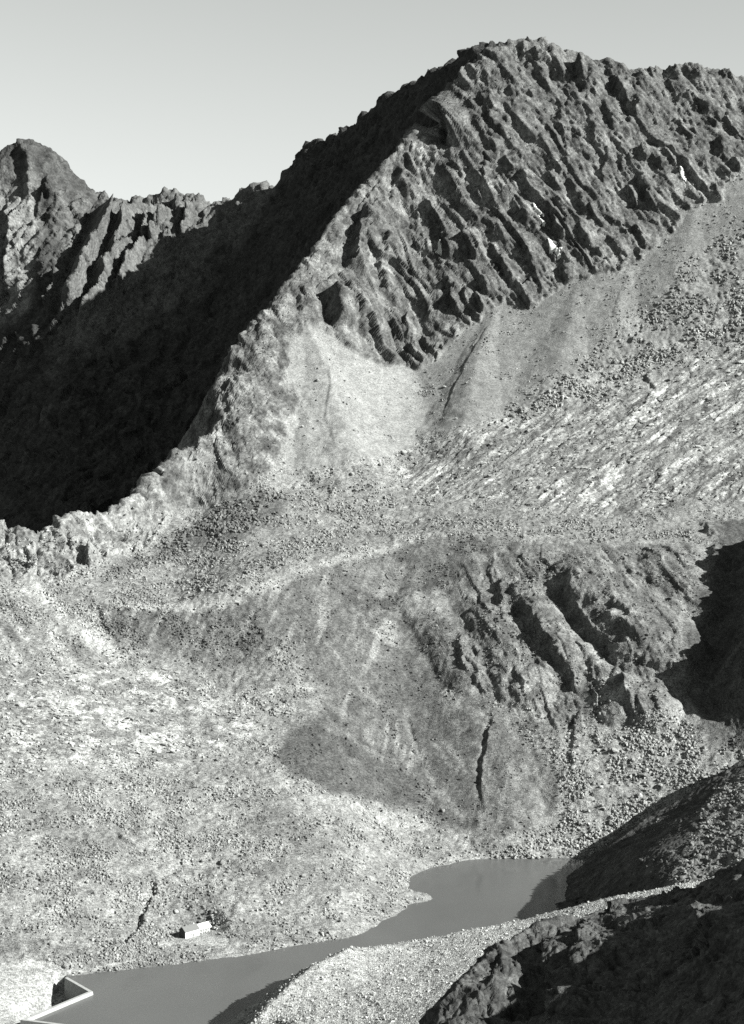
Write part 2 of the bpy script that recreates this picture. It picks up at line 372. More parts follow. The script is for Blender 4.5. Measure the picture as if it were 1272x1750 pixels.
Z_SCREE = zone([(724,630),(775,582),(846,526),(862,512),(888,532),(930,512),(1000,472),(1062,470),(1105,432),(1150,396),(1186,352),(1232,345),(1290,285),(1400,270),(1400,420),(1260,480),(1150,590),(1040,620),(950,665),(860,720),(760,760),(735,740)], 8.0)
Z_BOULD = zone([(960,640),(1060,560),(1130,520),(1180,440),(1290,380),(1400,360),(1400,560),(1230,600),(1120,630),(1000,690),(900,720),(860,700)], 14.0)
Z_SLABR = zone([(690,790),(790,745),(900,715),(1000,690),(1100,640),(1290,560),(1400,540),(1400,870),(1272,870),(1180,850),(1080,890),(960,880),(860,860),(760,850),(690,840)], 14.0)
Z_BENCH = zone([(150,960),(300,880),(470,840),(640,810),(860,870),(1080,900),(1200,900),(1200,930),(960,925),(800,905),(700,915),(560,955),(440,985),(330,1035),(230,1025)], 12.0)
Z_DARKR = zone([(355,880),(420,845),(495,850),(480,885),(420,925),(330,935),(280,960),(180,990),(200,960),(290,925)], 8.0)
Z_CREST = zone([(-260,860),(0,870),(240,840),(285,890),(262,930),(170,960),(90,1000),(0,990),(-260,980)], 5.0)
Z_RIMF = zone([(170,1040),(230,1050),(330,1047),(440,1000),(560,966),(700,930),(800,930),(800,960),(620,1000),(500,1080),(440,1140),(300,1130),(200,1110)], 10.0)
Z_GRASS = zone([(440,1010),(560,966),(700,925),(800,915),(960,935),(900,960),(840,990),(780,1080),(790,1160),(840,1200),(830,1300),(830,1430),(780,1420),(720,1395),(640,1330),(560,1300),(520,1230),(560,1180),(500,1100),(460,1060)], 14.0)
Z_TURF = zone([(530,1232),(575,1248),(640,1292),(700,1330),(716,1368),(690,1372),(640,1376),(570,1356),(505,1330),(470,1298),(488,1258)], 5.0)
Z_TURF2 = zone([(690,1090),(730,1130),(760,1210),(800,1290),(815,1400),(770,1390),(720,1300),(690,1200),(640,1150)], 9.0)
Z_TURF3 = zone([(850,1215),(880,1240),(930,1300),(960,1330),(940,1400),(880,1440),(836,1430),(826,1330),(836,1250)], 6.0)
Z_TURF4 = zone([(450,1370),(520,1400),(560,1440),(600,1460),(540,1470),(470,1440),(420,1420)], 12.0)
Z_BUTT = zone([(790,960),(880,935),(1000,930),(1200,930),(1205,1010),(1180,1080),(1160,1200),(1100,1245),(1040,1240),(960,1250),(900,1240),(850,1205),(800,1160),(770,1080)], 12.0)
Z_FAN = zone([(1185,1225),(1215,1278),(1300,1250),(1400,1240),(1400,1480),(850,1480),(880,1445),(960,1400),(985,1330),(1010,1260),(1085,1240)], 10.0)
Z_SLABL = zone([(-60,1150),(110,1130),(230,1125),(330,1150),(420,1200),(440,1262),(330,1290),(250,1310),(120,1320),(-60,1330)], 18.0)
Z_STREAK = zone([(-200,960),(60,1000),(150,1040),(200,1120),(120,1140),(-200,1180)], 12.0)
Z_CLEAN = zone([(-60,1655),(60,1640),(110,1655),(160,1690),(110,1745),(-60,1770)], 4.0)
Z_PLAT = zone([(296,1606),(345,1590),(375,1598),(392,1612),(380,1622),(320,1618)], 2.0)
print('zones', round(time.time() - T0, 1))

# ------------------------------------------------------------------ relief, metres along the surface normal
Q = V.astype(np.float32)
wrp = fbm(Q, 60, 2, 3); wr2 = fbm(Q, 23, 2, 9)
rough1 = fbm(Q, 9, 3, 21); rough2 = fbm(Q, 4.2, 1, 31); big = fbm(Q, 70, 3, 41)
MP = Patch(V, NRM, BASE); MP.r1, MP.r0 = rough1, wr2; D = MP.D
# cliffs: slanting ribs with steep left flanks
ac = 0.84 * Q[:, 0] + 0.10 * Q[:, 1] + 0.50 * Q[:, 2]
m1 = np.clip(0.55 + 1.5 * fbm(Q, 70, 2, 51), 0.05, 1.5); m2 = np.clip(0.45 + 1.6 * fbm(Q, 44, 2, 57), 0, 1.4)
st = np.c_[0.84 * Q[:, 0] + 0.5 * Q[:, 2], 0.28 * (-0.5 * Q[:, 0] + 0.84 * Q[:, 2]), Q[:, 1] * 0.2].astype(np.float32)      # stretched down the ribs
wst = fbm(st, 34, 2, 45); ws2 = fbm(st, 14, 2, 47)
rib1 = saw(ac / 40 + 1.2 * wst + 0.3 * wrp, 0.2) - 0.45
rib2 = saw(ac / 15 + 1.1 * ws2 + 1.0 * wst, 0.2) - 0.45
rib3 = saw(ac / 6.0 + 0.9 * ws2 + 0.8 * wst, 0.25) - 0.45
lower = sstep(760, 640, z)
crease = ridged(st, 7.5, 3, 63); crease2 = ridged(st, 17, 3, 67)
rib0 = saw(ac / 82 + 0.7 * wst + 0.2, 0.16) - 0.45
cliff = 6.5 * rib0 * (0.6 + 0.6 * m2) + 4.6 * m1 * rib1 * (0.55 + 0.45 * lower) + 2.0 * m2 * rib2 + 0.9 * rib3 * m1 + 1.5 * crease2 + 0.8 * crease + 0.8 * ridged(Q, 24, 3, 61) + 0.35 * rough1 + 0.15 * rough2 + 3.0 * fbm(Q, 45, 2, 65)
stf = np.c_[0.84 * Q[:, 0] + 0.5 * Q[:, 2], 0.42 * (-0.5 * Q[:, 0] + 0.84 * Q[:, 2]), Q[:, 1] * 0.25].astype(np.float32) + np.c_[wr2, zw2, zw1].astype(np.float32) * 1.6
ZR = np.clip(Z_CLIFF + Z_ARETE + Z_BUTT + Z_CREST, 0, 1)
fa, ra = masked(ZR, facet, stf, 15.0, 701, 0.36, 0.16); fb, rb = masked(ZR, facet, stf, 6.2, 703, 0.5, 0.2); fc, rc = masked(ZR, facet, stf, 2.7, 705, 0.5, 0.22)
cliff = 0.9 * cliff + 0.62 * fa + 0.52 * fb + 0.5 * fc
D += Z_CLIFF * cliff
# pale crest flank
aret = 1.2 * m2 * rib2 + 0.5 * rib3 + 1.3 * ridged(Q, 26, 3, 71) + 0.6 * crease + 0.35 * rough1 + 0.25 * rough2
aret = 0.8 * aret + 0.4 * fa + 0.3 * fb + 0.3 * fc
dcr, scr, _, _ = polyline_near(CREST_W, V[:, :2]); edge_ = sstep(34, 4, dcr) * np.clip(Z_ARETE + Z_CLIFF * 0.5, 0, 1)
notch = ridged(Q, 26, 4, 73, 0.6) - 0.6
D += Z_ARETE * aret + edge_ * 3.0 * notch
crag = 2.6 * ridged(Q * np.array([1.5, 1, 0.6], np.float32), 22, 2, 81) + 0.8 * fb + 0.4 * fc + 1.3 * fa
D += Z_CREST * crag
# slabs: thin ledges climbing to the right, bright on top
al = 0.42 * Q[:, 0] - 0.05 * Q[:, 1] - 0.9 * Q[:, 2]
led = saw(al / 8.5 + 1.0 * fbm(Q * np.array([0.45, 1, 1], np.float32), 16, 3, 91) + 0.8 * wrp, 0.3) - 0.4
led2 = saw(al / 3.6 + 1.2 * fbm(Q * np.array([0.5, 1, 1], np.float32), 9, 2, 97), 0.3) - 0.4
ml = np.clip(0.5 + 1.1 * fbm(Q, 30, 2, 99), 0, 1.4)
sgr = np.c_[0.12 * (0.87 * Q[:, 0] + 0.5 * Q[:, 2]), 0.5 * Q[:, 0] - 0.87 * Q[:, 2], Q[:, 1] * 0.06].astype(np.float32) + np.c_[wr2, zw1, zw2].astype(np.float32) * 1.0
fsr, rsr = masked(Z_SLABR, facet, sgr, 5.2, 711, 0.36, 0.28); fs2, rs2 = masked(Z_SLABR, facet, sgr, 1.9, 713, 0.4, 0.3)
sgl = np.c_[0.22 * (Q[:, 0] - 0.2 * Q[:, 2]), 0.2 * Q[:, 0] + Q[:, 2], Q[:, 1] * 0.06].astype(np.float32) + np.c_[wr2, zw1, zw2].astype(np.float32) * 1.0
fsl, rsl = masked(Z_SLABL, facet, sgl, 5.0, 717, 0.25, 0.2); fl2, rl2 = masked(Z_SLABL, facet, sgl, 1.6, 719, 0.35, 0.28)
D += Z_SLABR * (0.8 * fsr + 0.7 * fs2) + Z_SLABL * (0.6 * fsl + 0.6 * fl2)
D += Z_SLABR * (0.9 * led * ml + 0.6 * led2 + 0.8 * rough1 + 0.4 * rough2 + 1.2 * fbm(Q, 26, 2, 101))
all_ = 0.28 * Q[:, 0] + 0.9 * Q[:, 2]
ledL = saw(all_ / 6.5 + 1.2 * fbm(Q * np.array([0.4, 1, 1], np.float32), 14, 3, 111) + 0.6 * wrp, 0.3) - 0.4
D += Z_SLABL * (0.9 * ledL * ml + 0.5 * rough1 + 0.35 * rough2)
D += Z_BUTT * (0.4 * m2 * rib2 + 0.7 * ridged(Q, 26, 3, 121) + 0.25 * rough1 + 0.4 * fa + 0.36 * fb + 0.36 * fc)
calm = np.clip(Z_CONE + Z_SCREE * (1 - 0.6 * Z_BOULD), 0, 1)
rock = np.clip(Z_CLIFF + Z_ARETE + Z_CREST + Z_SLABR + Z_SLABL + Z_BUTT + calm + Z_CLEAN + Z_PLAT, 0, 1)
turf = np.clip(Z_TURF + Z_TURF2 + Z_TURF3 + 0.7 * Z_GRASS + 0.7 * Z_TURF4, 0, 1)
D += (1 - rock) * (1 - 0.7 * turf) * (1.5 * big + 1.1 * rough1 + 0.55 * rough2 + 0.5 * ridged(Q, 12, 2, 131))
D += (1 - rock) * turf * 0.5 * rough1
D += calm * (0.12 * rough2 + 0.25 * rough1)
D += Z_BOULD * (0.6 * rough1 + 0.6 * rough2)
print('noise', round(time.time() - T0, 1))

def dome(px, r0, r1, h, sharp=2.0):
    """a bulge along an axis, its half width running from r0 to r1 metres"""
    W = np.array([hit(u, v) for u, v in px]); R_ = max(r0, r1); lo, hi = W.min(0) - R_, W.max(0) + R_
    idx = np.nonzero(((V > lo) & (V < hi)).all(1))[0]; p = V[idx]; best = np.full(len(idx), 1e18); par = np.zeros(len(idx))
    L = np.r_[0, np.cumsum(np.linalg.norm(np.diff(W, axis=0), axis=1))]
    for i in range(len(W) - 1):
        d = W[i+1] - W[i]; l2 = d @ d; t = np.clip((p - W[i]) @ d / l2, 0, 1); e = p - W[i] - t[:, None] * d; q = (e * e).sum(1); m = q < best
        best[m] = q[m]; par[m] = ((L[i] + t * math.sqrt(l2)) / L[-1])[m]
    rr = (r0 + (r1 - r0) * par) * (1 + 0.12 * zw1[idx]); k = np.clip(np.sqrt(best) / rr, 0, 1)
    D[idx] += (h * (rr / R_) * (1 - k ** sharp)).astype(np.float32)
dome([(524,556),(560,640),(600,790)], 5, 66, 17, 1.2); dome([(850,524),(820,600),(790,745)], 5, 52, 12, 1.2); dome([(985,492),(972,560),(950,650)], 5, 46, 7, 1.25); dome([(1075,462),(1050,560)], 5, 34, 5, 1.3); dome([(1190,356),(1150,500)], 6, 50, 7, 1.3); dome([(846,1204),(860,1300),(880,1430)], 4, 38, 7, 1.3)
for a_ in [([(1085,1172),(1122,1218)],22,26,9,3.5),([(1008,1112),(1032,1150),(1052,1215)],10,19,8,3.0),([(1005,990),(1080,1050),(1130,1115)],40,50,13,2.6),([(900,1012),(960,1120)],18,26,7,2.6),([(830,1060),(900,1175)],24,30,7,2.6),([(720,1030),(800,1160)],26,22,5,2.4),([(1140,960),(1190,1040)],30,30,6,2.2)]: dome(a_[0], a_[1], a_[2], a_[3] * 1.3, a_[4])
CL = [([(772,140),(764,180),(761,215),(760,245),(766,282)],26,9,34),([(832,96),(800,128),(778,158)],8,6,40),
 ([(682,288),(668,312),(664,345)],7,5,22),([(690,318),(698,338),(706,352)],4,3,10),([(708,350),(710,372),(712,388)],4,3,9),([(705,300),(735,350),(765,392)],-5,4,12),
 ([(828,272),(822,295),(826,322)],8,4,16),([(768,278),(780,298),(790,310)],6,5,10),([(820,160),(828,200),(842,222),(862,234)],7,5,14),([(800,178),(812,196),(824,206)],4,3,9),
 ([(824,243),(838,254),(850,260)],4,4,10),([(858,268),(868,288),(884,298)],6,5,12),([(888,76),(890,96)],5,4,10),([(905,84),(915,104),(938,124),(958,142)],8,6,16),([(926,98),(940,118)],4,3,8),
 ([(984,98),(982,125),(990,152),(1000,166)],13,7,16),([(1003,125),(1007,148),(1010,165)],5,4,9),([(1030,108),(1040,135),(1064,176),(1090,208)],11,7,20),([(1120,120),(1142,150),(1168,192)],5,4,18),([(896,160),(904,172)],6,6,8),
 ([(954,178),(956,204)],3,3,7),([(1042,188),(1040,210),(1046,232)],4,3,8),([(1012,212),(1010,232)],4,3,8),([(1092,245),(1090,262),(1100,280)],9,6,24),([(1122,244),(1136,268),(1166,304)],5,4,14),
 ([(1084,300),(1094,322),(1116,364)],9,4,16),([(1066,316),(1076,336),(1088,358)],8,4,10),([(1036,262),(1028,282),(1020,304)],6,4,10),([(878,298),(894,320),(912,348)],5,4,14),([(1060,262),(1056,280),(1062,292)],5,4,10),
 ([(1078,388),(1092,412),(1106,430)],8,4,12),([(1036,408),(1054,430),(1076,444)],5,3,11),([(980,380),(1000,418),(1032,450)],6,4,13),([(956,384),(974,420),(1002,462)],6,4,12),([(955,455),(958,475),(968,489)],9,5,10),
 ([(1222,238),(1224,255),(1230,268)],11,5,14),([(1248,272),(1262,298)],7,5,10),([(1190,328),(1200,348)],4,3,8),([(1110,270),(1128,300)],4,4,12),
 ([(630,345),(604,378),(598,425),(590,468)],15,7,26),([(546,492),(556,520),(562,556)],22,11,30),([(508,502),(506,522),(512,536)],7,4,10),
 ([(578,478),(590,505),(606,545),(622,572)],10,5,14),([(582,505),(600,548),(636,598)],8,5,10),([(605,520),(628,560),(650,600)],5,3,9),([(648,528),(668,556),(688,592)],7,3,9),([(662,528),(676,552),(690,580)],4,2.5,7),([(690,525),(688,560),(694,595)],6,4,14),
 ([(652,602),(668,622)],5,3,7),([(692,592),(706,612),(726,626)],9,5,14),([(760,474),(766,505),(778,542)],10,5,18),([(705,420),(716,432),(722,440)],6,5,9),([(660,398),(652,420),(660,440)],5,4,9),([(745,398),(758,412),(765,440)],6,5,12),
 ([(782,400),(796,424),(812,448)],11,7,14),([(824,408),(850,446),(868,478),(874,496)],8,5,14),([(815,478),(832,506),(852,528)],6,3,10),([(806,500),(818,526),(828,542)],7,4,10),([(700,346),(704,375),(708,402)],5,4,10),
 ([(786,342),(782,356)],6,4,7),([(896,428),(902,440),(906,452)],5,4,8),([(936,362),(944,386),(964,412)],10,5,10),([(958,378),(980,400),(1002,432)],6,4,12),([(915,478),(926,506)],5,3,8),([(912,335),(926,352),(948,372)],5,4,14),([(870,345),(884,366),(902,388)],5,4,14),([(720,345),(738,368),(750,384)],4,3,10),([(640,440),(652,470),(660,500)],5,4,14),
 ([(968,300),(980,330),(992,350)],5,4,12),([(1000,350),(1014,376),(1030,396)],5,4,12),([(930,290),(940,310),(960,330)],5,4,14),([(1150,200),(1164,226),(1184,250)],6,4,14),([(1190,170),(1206,200),(1226,226)],6,5,16),
]
for f in CL: MP.feature(f[0], f[1] * (0.95 if f[1] > 12 else 0.78), *f[2:])
MID = [([(854,988),(848,1012),(858,1036)],6,4,16),([(884,1028),(914,1086),(958,1147),(986,1194)],10,6,26,0.5,10),([(966,978),(956,1014),(974,1052),(1004,1092),(1036,1122),(1062,1158)],15,9,34,0.5,12),
 ([(1020,1075),(1050,1090),(1085,1130)],7,8,14),([(1070,1140),(1110,1156),(1158,1164)],6,6,22),([(1034,1050),(1060,1072),(1078,1088)],5,5,10),([(1196,892),(1200,905),(1216,918)],7,6,14),
 ([(778,1084),(788,1145),(834,1198)],4,4,18),([(850,1203),(834,1250),(822,1302),(818,1354),(826,1396)],2.6,2.6,9,0.6,4,0.35),([(974,1195),(988,1214),(978,1245),(974,1302),(978,1344)],2.2,3,9,0.5,4,0.35),([(1056,1157),(1060,1202),(1086,1238)],6,5,18),([(1110,1200),(1128,1236)],3,3,8),
 ([(1300,880),(1256,960),(1236,1040),(1222,1100),(1212,1150),(1212,1190),(1228,1235),(1258,1288)],50,50,120,0.06,10,0.22),([(1262,930),(1244,970),(1236,1010)],10,7,14),([(1216,925),(1206,960),(1200,1010)],8,6,14),
 ([(262,1500),(263,1528),(248,1556),(240,1584),(212,1614)],2.9,2.2,7,0.9,2.6,0.08),([(196,1424),(214,1440),(238,1453)],1.4,1.6,5,0.8,3.0),
 ([(556,620),(560,660),(552,720),(572,790)],0.75,1.8,7,1.2,3.0),([(540,600),(548,640)],0.7,1.5,5),([(846,538),(826,570),(800,612),(770,680),(752,722)],0.8,2.0,8,1.2,3.5),([(834,545),(806,592),(780,650)],0.8,1.6,6),([(1072,470),(1056,505),(1042,556)],0.9,1.6,6),([(986,498),(982,530)],0.8,1.5,5),
 ([(1100,636),(1108,655),(1122,668)],4,3,9),([(690,768),(700,780)],2.2,2,6),([(596,812),(606,824)],2,2,5),([(1120,735),(1160,760)],2,2,9),([(915,832),(935,842)],2,2,8),([(165,1040),(186,1080),(204,1106)],2,3,12),([(440,1075),(452,1100)],2.5,3,8),
 ([(500,1262),(470,1290),(450,1310)],1.5,3,12),([(690,1210),(714,1275),(735,1335)],1.0,2,8,1.0,4.0)]
for f in MID: MP.feature(f[0], f[1] * (1.0 if f[1] > 30 else 0.62), *f[2:])
# hold the arête's face-on flank near the surface and the lake bed below water
lakebed = sstep(6, 0, z)
D *= (1 - 0.55 * lakebed * (1 - Z_FAN))
V += NRM * D[:, None]
HUT = hit(317, 1605); HUT[2] += 0.4                                     # front left corner of the hut; its terrace is levelled
HC = HUT[:2] + np.array([math.cos(math.radians(42)) * 11 - 2, math.sin(math.radians(42)) * 11 + 3.5])
V[:, 2] -= 6.0 * zone([(106,1668),(150,1694),(60,1733),(36,1739),(24,1725),(90,1700)], 3.5)                  # the dam's dry side
hw = sstep(26, 14, np.hypot(V[:, 0] - HC[0], V[:, 1] - HC[1]))
V[:, 2] = V[:, 2] * (1 - hw) + hw * (HUT[2] - 0.3 + 0.02 * (V[:, 0] - HUT[0]))

# ------------------------------------------------------------------ what the ground is made of (reflectance), plus painted shade on the right
n15 = fbm(Q, 15, 3, 141); n40 = fbm(Q, 40, 3, 147); n6 = fbm(Q, 6, 2, 151)
strk = fbm(np.c_[(Q[:, 0] - 0.35 * Q[:, 2]) / 9, Q[:, 2] / 60, Q[:, 1] / 60].astype(np.float32), 1.0, 3, 163)      # runs down the fall line
sq = Q[:, 2] + 5.0 * zw1 + 2.0 * rough1
slr = fbm(np.c_[(Q[:, 0] * 0.87 + sq * 0.5) / 34, (0.5 * Q[:, 0] - 0.87 * sq) / 5, Q[:, 1] / 300].astype(np.float32), 1.0, 4, 165, 0.6)
sll = fbm(np.c_[(Q[:, 0] - sq * 0.2) / 20, (0.2 * Q[:, 0] + sq) / 4, Q[:, 1] / 300].astype(np.float32), 1.0, 4, 167, 0.6)
band = fbm(np.c_[(Q[:, 0] - 0.2 * Q[:, 2]) / 60, (Q[:, 2] + 3 * zw1) / 7, Q[:, 1] / 70].astype(np.float32), 1.0, 3, 169)
tone = np.clip(0.325 + 0.07 * n40 + 0.05 * n15 + 0.07 * band, 0.17, 0.55)
def put(t, wgt, val): return t * (1 - wgt) + wgt * val
tone = put(tone, Z_BENCH, 0.28 + 0.07 * n15)
tone = put(tone, Z_GRASS, np.clip(0.155 + 0.16 * np.clip(0.7 * n15 + 0.4 * n6 + 0.5 * strk - 0.1, -0.35, 1), 0.1, 0.42))
tone = put(tone, Z_RIMF, 0.175 + 0.07 * n15 + 0.08 * np.clip(strk, -0.3, 1))
tone = put(tone, Z_BUTT, 0.205 + 0.12 * np.clip(n15 + 0.3 * n6, -0.5, 1) + 0.06 * (rb - 0.5))
Z_PALE = np.clip(zone([(992,1112),(1032,1100),(1062,1160),(1072,1225),(1020,1238),(985,1180)], 6) + zone([(850,1175),(900,1150),(960,1165),(978,1230),(930,1262),(880,1232)], 7) + zone([(690,1020),(760,1010),(770,1060),(740,1090),(690,1060)], 9) + zone([(620,1060),(670,1050),(690,1110),(650,1150),(620,1110)], 9) + zone([(740,1180),(800,1170),(830,1215),(820,1235),(770,1215)], 6), 0, 1)
tone = put(tone, Z_PALE * 0.85, np.clip(0.27 + 0.2 * np.clip(n15 + 0.6 * n6 + 0.3 * strk, -0.5, 1), 0.14, 0.5))
tone = put(tone, Z_TURF * 0.95, 0.108 + 0.015 * n15 + 0.02 * strk); tone = put(tone, Z_TURF2 * 0.8, 0.135 + 0.03 * n15 + 0.06 * np.clip(strk - 0.1, 0, 1))
tone = put(tone, Z_TURF3 * 0.8, 0.155 + 0.14 * np.clip(0.5 * n15 + strk, -0.2, 1)); tone = put(tone, Z_TURF4 * 0.6, 0.15)
def line_zone(px, half, soft=3.0): 
    d = polyline_near(np.array([hit(u, v) for u, v in px]), np.c_[x + 3.0 * zw1, y + 3.0 * zw2])[0]; return sstep(half + soft, max(half - soft, 0), d)
RIM = [(165,1022),(205,1034),(260,1040),(330,1041),(400,1030),(440,1008),(500,984),(560,964),(640,945),(700,925),(780,908)]
Z_RIMT = line_zone(RIM, 5, 4); Z_RIMB = zone([(170,1040),(260,1048),(330,1048),(400,1038),(445,1016),(500,992),(560,972),(580,985),(500,1025),(470,1080),(430,1090),(330,1085),(250,1085),(190,1070)], 4)
tone = put(tone, Z_RIMB * 0.85, np.clip(0.155 + 0.14 * sstep(0.0, 0.6, strk) + 0.04 * n15, 0.1, 0.4)); tone = put(tone, Z_RIMT * 0.8, 0.40 + 0.06 * n15)
Z_STRK2 = zone([(478,1050),(560,1030),(640,1080),(700,1200),(730,1330),(690,1330),(620,1250),(560,1190),(500,1100)], 14)
tone = put(tone, Z_STRK2 * 0.8, np.clip(0.145 + 0.17 * sstep(0.1, 0.65, strk) + 0.03 * n15, 0.1, 0.45))
tone = put(tone, Z_FAN, 0.34 + 0.05 * n15)
tone = put(tone, Z_SLABR, np.clip(0.25 + 0.12 * np.clip(slr + 0.4 * n15, -0.5, 1) - 0.08 * sstep(0.2, 0.05, rsr) + (0.25 * sstep(0.5, 0.95, rsr) + 0.14 * sstep(0.6, 0.9, rs2)) * np.clip(0.25 + 1.2 * slr + 0.8 * n40 + 0.55 * zone([(990,720),(1120,650),(1300,570),(1400,560),(1400,870),(1180,850),(1050,880),(920,830)], 30), 0, 1.2), 0.13, 0.68))
tone = put(tone, Z_SLABL, np.clip(0.30 + 0.14 * np.clip(sll + 0.5 * n15, -0.5, 1) + (0.22 * sstep(0.45, 0.95, rsl) + 0.16 * sstep(0.6, 0.9, rl2)) * np.clip(0.6 + 1.2 * sll + 0.8 * n40, 0, 1.2), 0.18, 0.68))
tone = put(tone, Z_STREAK, np.clip(0.33 + 0.32 * fbm(np.c_[(Q[:, 0] * 0.75 + 1.0 * Q[:, 2]) / 13, (Q[:, 0] - Q[:, 2]) / 110, Q[:, 1] / 110].astype(np.float32), 1.0, 3, 161), 0.16, 0.58))
for px_, hw_, k_ in [([(850,1206),(880,1258),(905,1292),(925,1330)],2.5,0.6),([(690,1212),(712,1275),(735,1335),(790,1402)],2.5,0.55),([(978,1345),(940,1400),(900,1432)],2.5,0.5),([(920,1262),(950,1320),(960,1360)],3,0.5),([(760,1270),(790,1310)],2.5,0.6),([(745,1275),(770,1310)],1.5,0.5),([(870,1320),(880,1345)],4,0.6),([(560,1100),(600,1160),(640,1200)],2.5,0.5)]:
    tone = put(tone, line_zone(px_, hw_, 3) * k_, 0.33)
tone = put(tone, Z_DARKR * 0.8, 0.14)
tone = put(tone, line_zone([(440,1302),(500,1348),(560,1376),(640,1398),(720,1420)], 4, 5) * 0.6, 0.42)
tone = put(tone, Z_CREST, np.clip(0.33 + 0.12 * n6 + 0.16 * (ra - 0.5) + 0.18 * (rb - 0.5), 0.14, 0.6))
tone = put(tone, np.clip(Z_SCREE, 0, 1), 0.27 + 0.04 * n40 + 0.02 * n15)
tone = put(tone, Z_CONE, 0.345 + 0.02 * n40)
Z_VAL = line_zone([(722,636),(736,690),(742,742)], 6, 6); tone = put(tone, Z_VAL * 0.7, 0.2)
tone = put(tone, Z_ARETE, np.clip(0.215 + 0.14 * n15 + 0.06 * n6 + 0.12 * np.clip(n40, -0.5, 1) + 0.09 * (ra - 0.5) + 0.08 * (rb - 0.5), 0.11, 0.5))
gul = np.clip(-(cliff - 2.4 * fbm(Q, 45, 2, 65)) / 3.6 + 0.4 * n6 + 0.5 * n40 - 0.25, 0, 1)
footw = polyline_near(np.array([hit(u, v) for u, v in [(552,565),(640,622),(690,622),(724,630),(775,582),(846,526),(888,532),(930,512),(1000,472),(1062,470),(1105,432),(1150,396),(1186,352),(1232,345),(1290,285)]]), V[:, :2])[0]                    # debris lies in the hollows of the cliff
tone = put(tone, Z_CLIFF, np.clip(0.155 + 0.05 * n15 + 0.04 * n6 + 0.05 * (rb - 0.5) + 0.04 * (rc - 0.5) + 0.24 * gul + 0.07 * sstep(-0.1, 0.6, n40) + 0.05 * sstep(22, 2, footw) * (0.6 + 0.8 * n15), 0.06, 0.42))
Z_RAMP = np.clip(line_zone([(772,300),(830,332),(900,322),(960,272),(1010,250),(1062,262),(1110,268)], 6, 5) * 0.8 + zone([(700,246),(728,240),(748,290),(772,352),(748,344),(704,292)], 3) + line_zone([(745,345),(790,400),(850,470)], 2, 3) * 0.7 + line_zone([(870,350),(905,380),(960,450)], 2, 3) * 0.6 + zone([(1150,300),(1230,300),(1235,345),(1190,352),(1150,390),(1120,380)], 5) * 0.8, 0, 1)
tone = put(tone, Z_RAMP * Z_CLIFF * 0.85, np.clip(0.29 + 0.12 * n6 + 0.08 * n15, 0.14, 0.45))
Z_SHADE = zone([(1225,890),(1205,1000),(1160,1180),(1215,1260),(1250,1290),(1500,1300),(1500,860)], 8)
tone = put(tone, Z_SHADE, 0.11 + 0.04 * n15)  # shade painted in: darker tone over the shadowed area on the right
tone = put(tone, np.clip(Z_CLEAN + Z_PLAT, 0, 1), 0.48)
vg_ = sstep(0.12, 0.5, fbm(Q, 55, 3, 621) + 0.35 * n15) * np.clip(1 - rock - Z_FAN - Z_DARKR - Z_BENCH - Z_BOULD, 0, 1); tone = put(tone, vg_ * 0.35, 0.20 + 0.03 * n6)
Z_TRACK = np.clip(line_zone([(118,1662),(150,1660),(190,1650),(240,1638),(290,1616),(306,1608)], 1.3, 1.2) + line_zone([(0,1690),(60,1684),(104,1676)], 1.6, 1.2) + line_zone([(0,1716),(60,1705),(100,1696)], 1.2, 1.2), 0, 1); tone = put(tone, Z_TRACK * 0.9, 0.5)
tone = np.clip(tone * 0.43, 0.015, 0.5)
F = grid_faces(NR, len(KU))
fz = F[:, 0]
part_of = np.zeros(len(F), int)
part_of[(Z_CLIFF + Z_ARETE + Z_CREST)[fz] > 0.5] = 1
part_of[(Z_CONE + Z_SCREE)[fz] > 0.5] = 2
part_of[scr[fz] > 0] = 1
low_ = V[F][:, :, 2].max(1) < -30; keep = ~low_
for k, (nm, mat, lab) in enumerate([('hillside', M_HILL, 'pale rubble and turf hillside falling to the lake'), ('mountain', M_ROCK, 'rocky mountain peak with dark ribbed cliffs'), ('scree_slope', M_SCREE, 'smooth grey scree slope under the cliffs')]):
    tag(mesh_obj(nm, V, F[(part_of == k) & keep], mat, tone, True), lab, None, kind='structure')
print('mountain', round(time.time() - T0, 1))

# ================================================================== FAR RIDGE
SKYL = [(900,60,2330),(800,90,2375),(745,125,2440),(690,158,2500),(640,190,2560),(580,230,2640),(540,248,2670),(505,275,2715),(468,322,2760),(430,320,2790),(388,345,2830),(345,345,2850),(300,334,2852),(250,342,2850),(210,345,2850),(172,338,2842),(140,312,2835),(110,280,2830),(84,258,2826),(52,241,2820),(22,246,2818),(8,256,2816),(-60,300,2805),(-200,360,2800),(-420,300,2800)]
SKYL_W = np.array([at(*c) for c in SKYL])
fp = list(SKYL_W)
for u, l in {-330:[(500,2860),(700,2780),(900,2620)],-150:[(420,2815),(500,2810),(700,2710),(900,2560)],0:[(350,2780),(430,2752),(500,2735),(700,2620),(900,2460)],100:[(400,2755),(500,2690),(700,2530),(900,2360)],200:[(420,2775),(500,2710),(700,2540),(900,2360)],300:[(420,2775),(500,2710),(700,2530),(850,2380)],400:[(430,2720),(520,2640),(650,2520),(800,2400)],
             500:[(350,2640),(430,2560),(520,2480),(650,2360)],600:[(290,2540),(370,2470),(450,2400)],680:[(220,2450),(290,2390),(350,2350)],750:[(170,2390),(230,2345)]}.items():
    for v, Y in l: fp.append(at(u, v, Y))
for p in SKYL_W[::2]: fp.append(p + np.array([0, 60, 50]))
far_face = Coarse(rbf_fit(fp, 18.0), -1150, 300, 2000, 3050, 5.0)
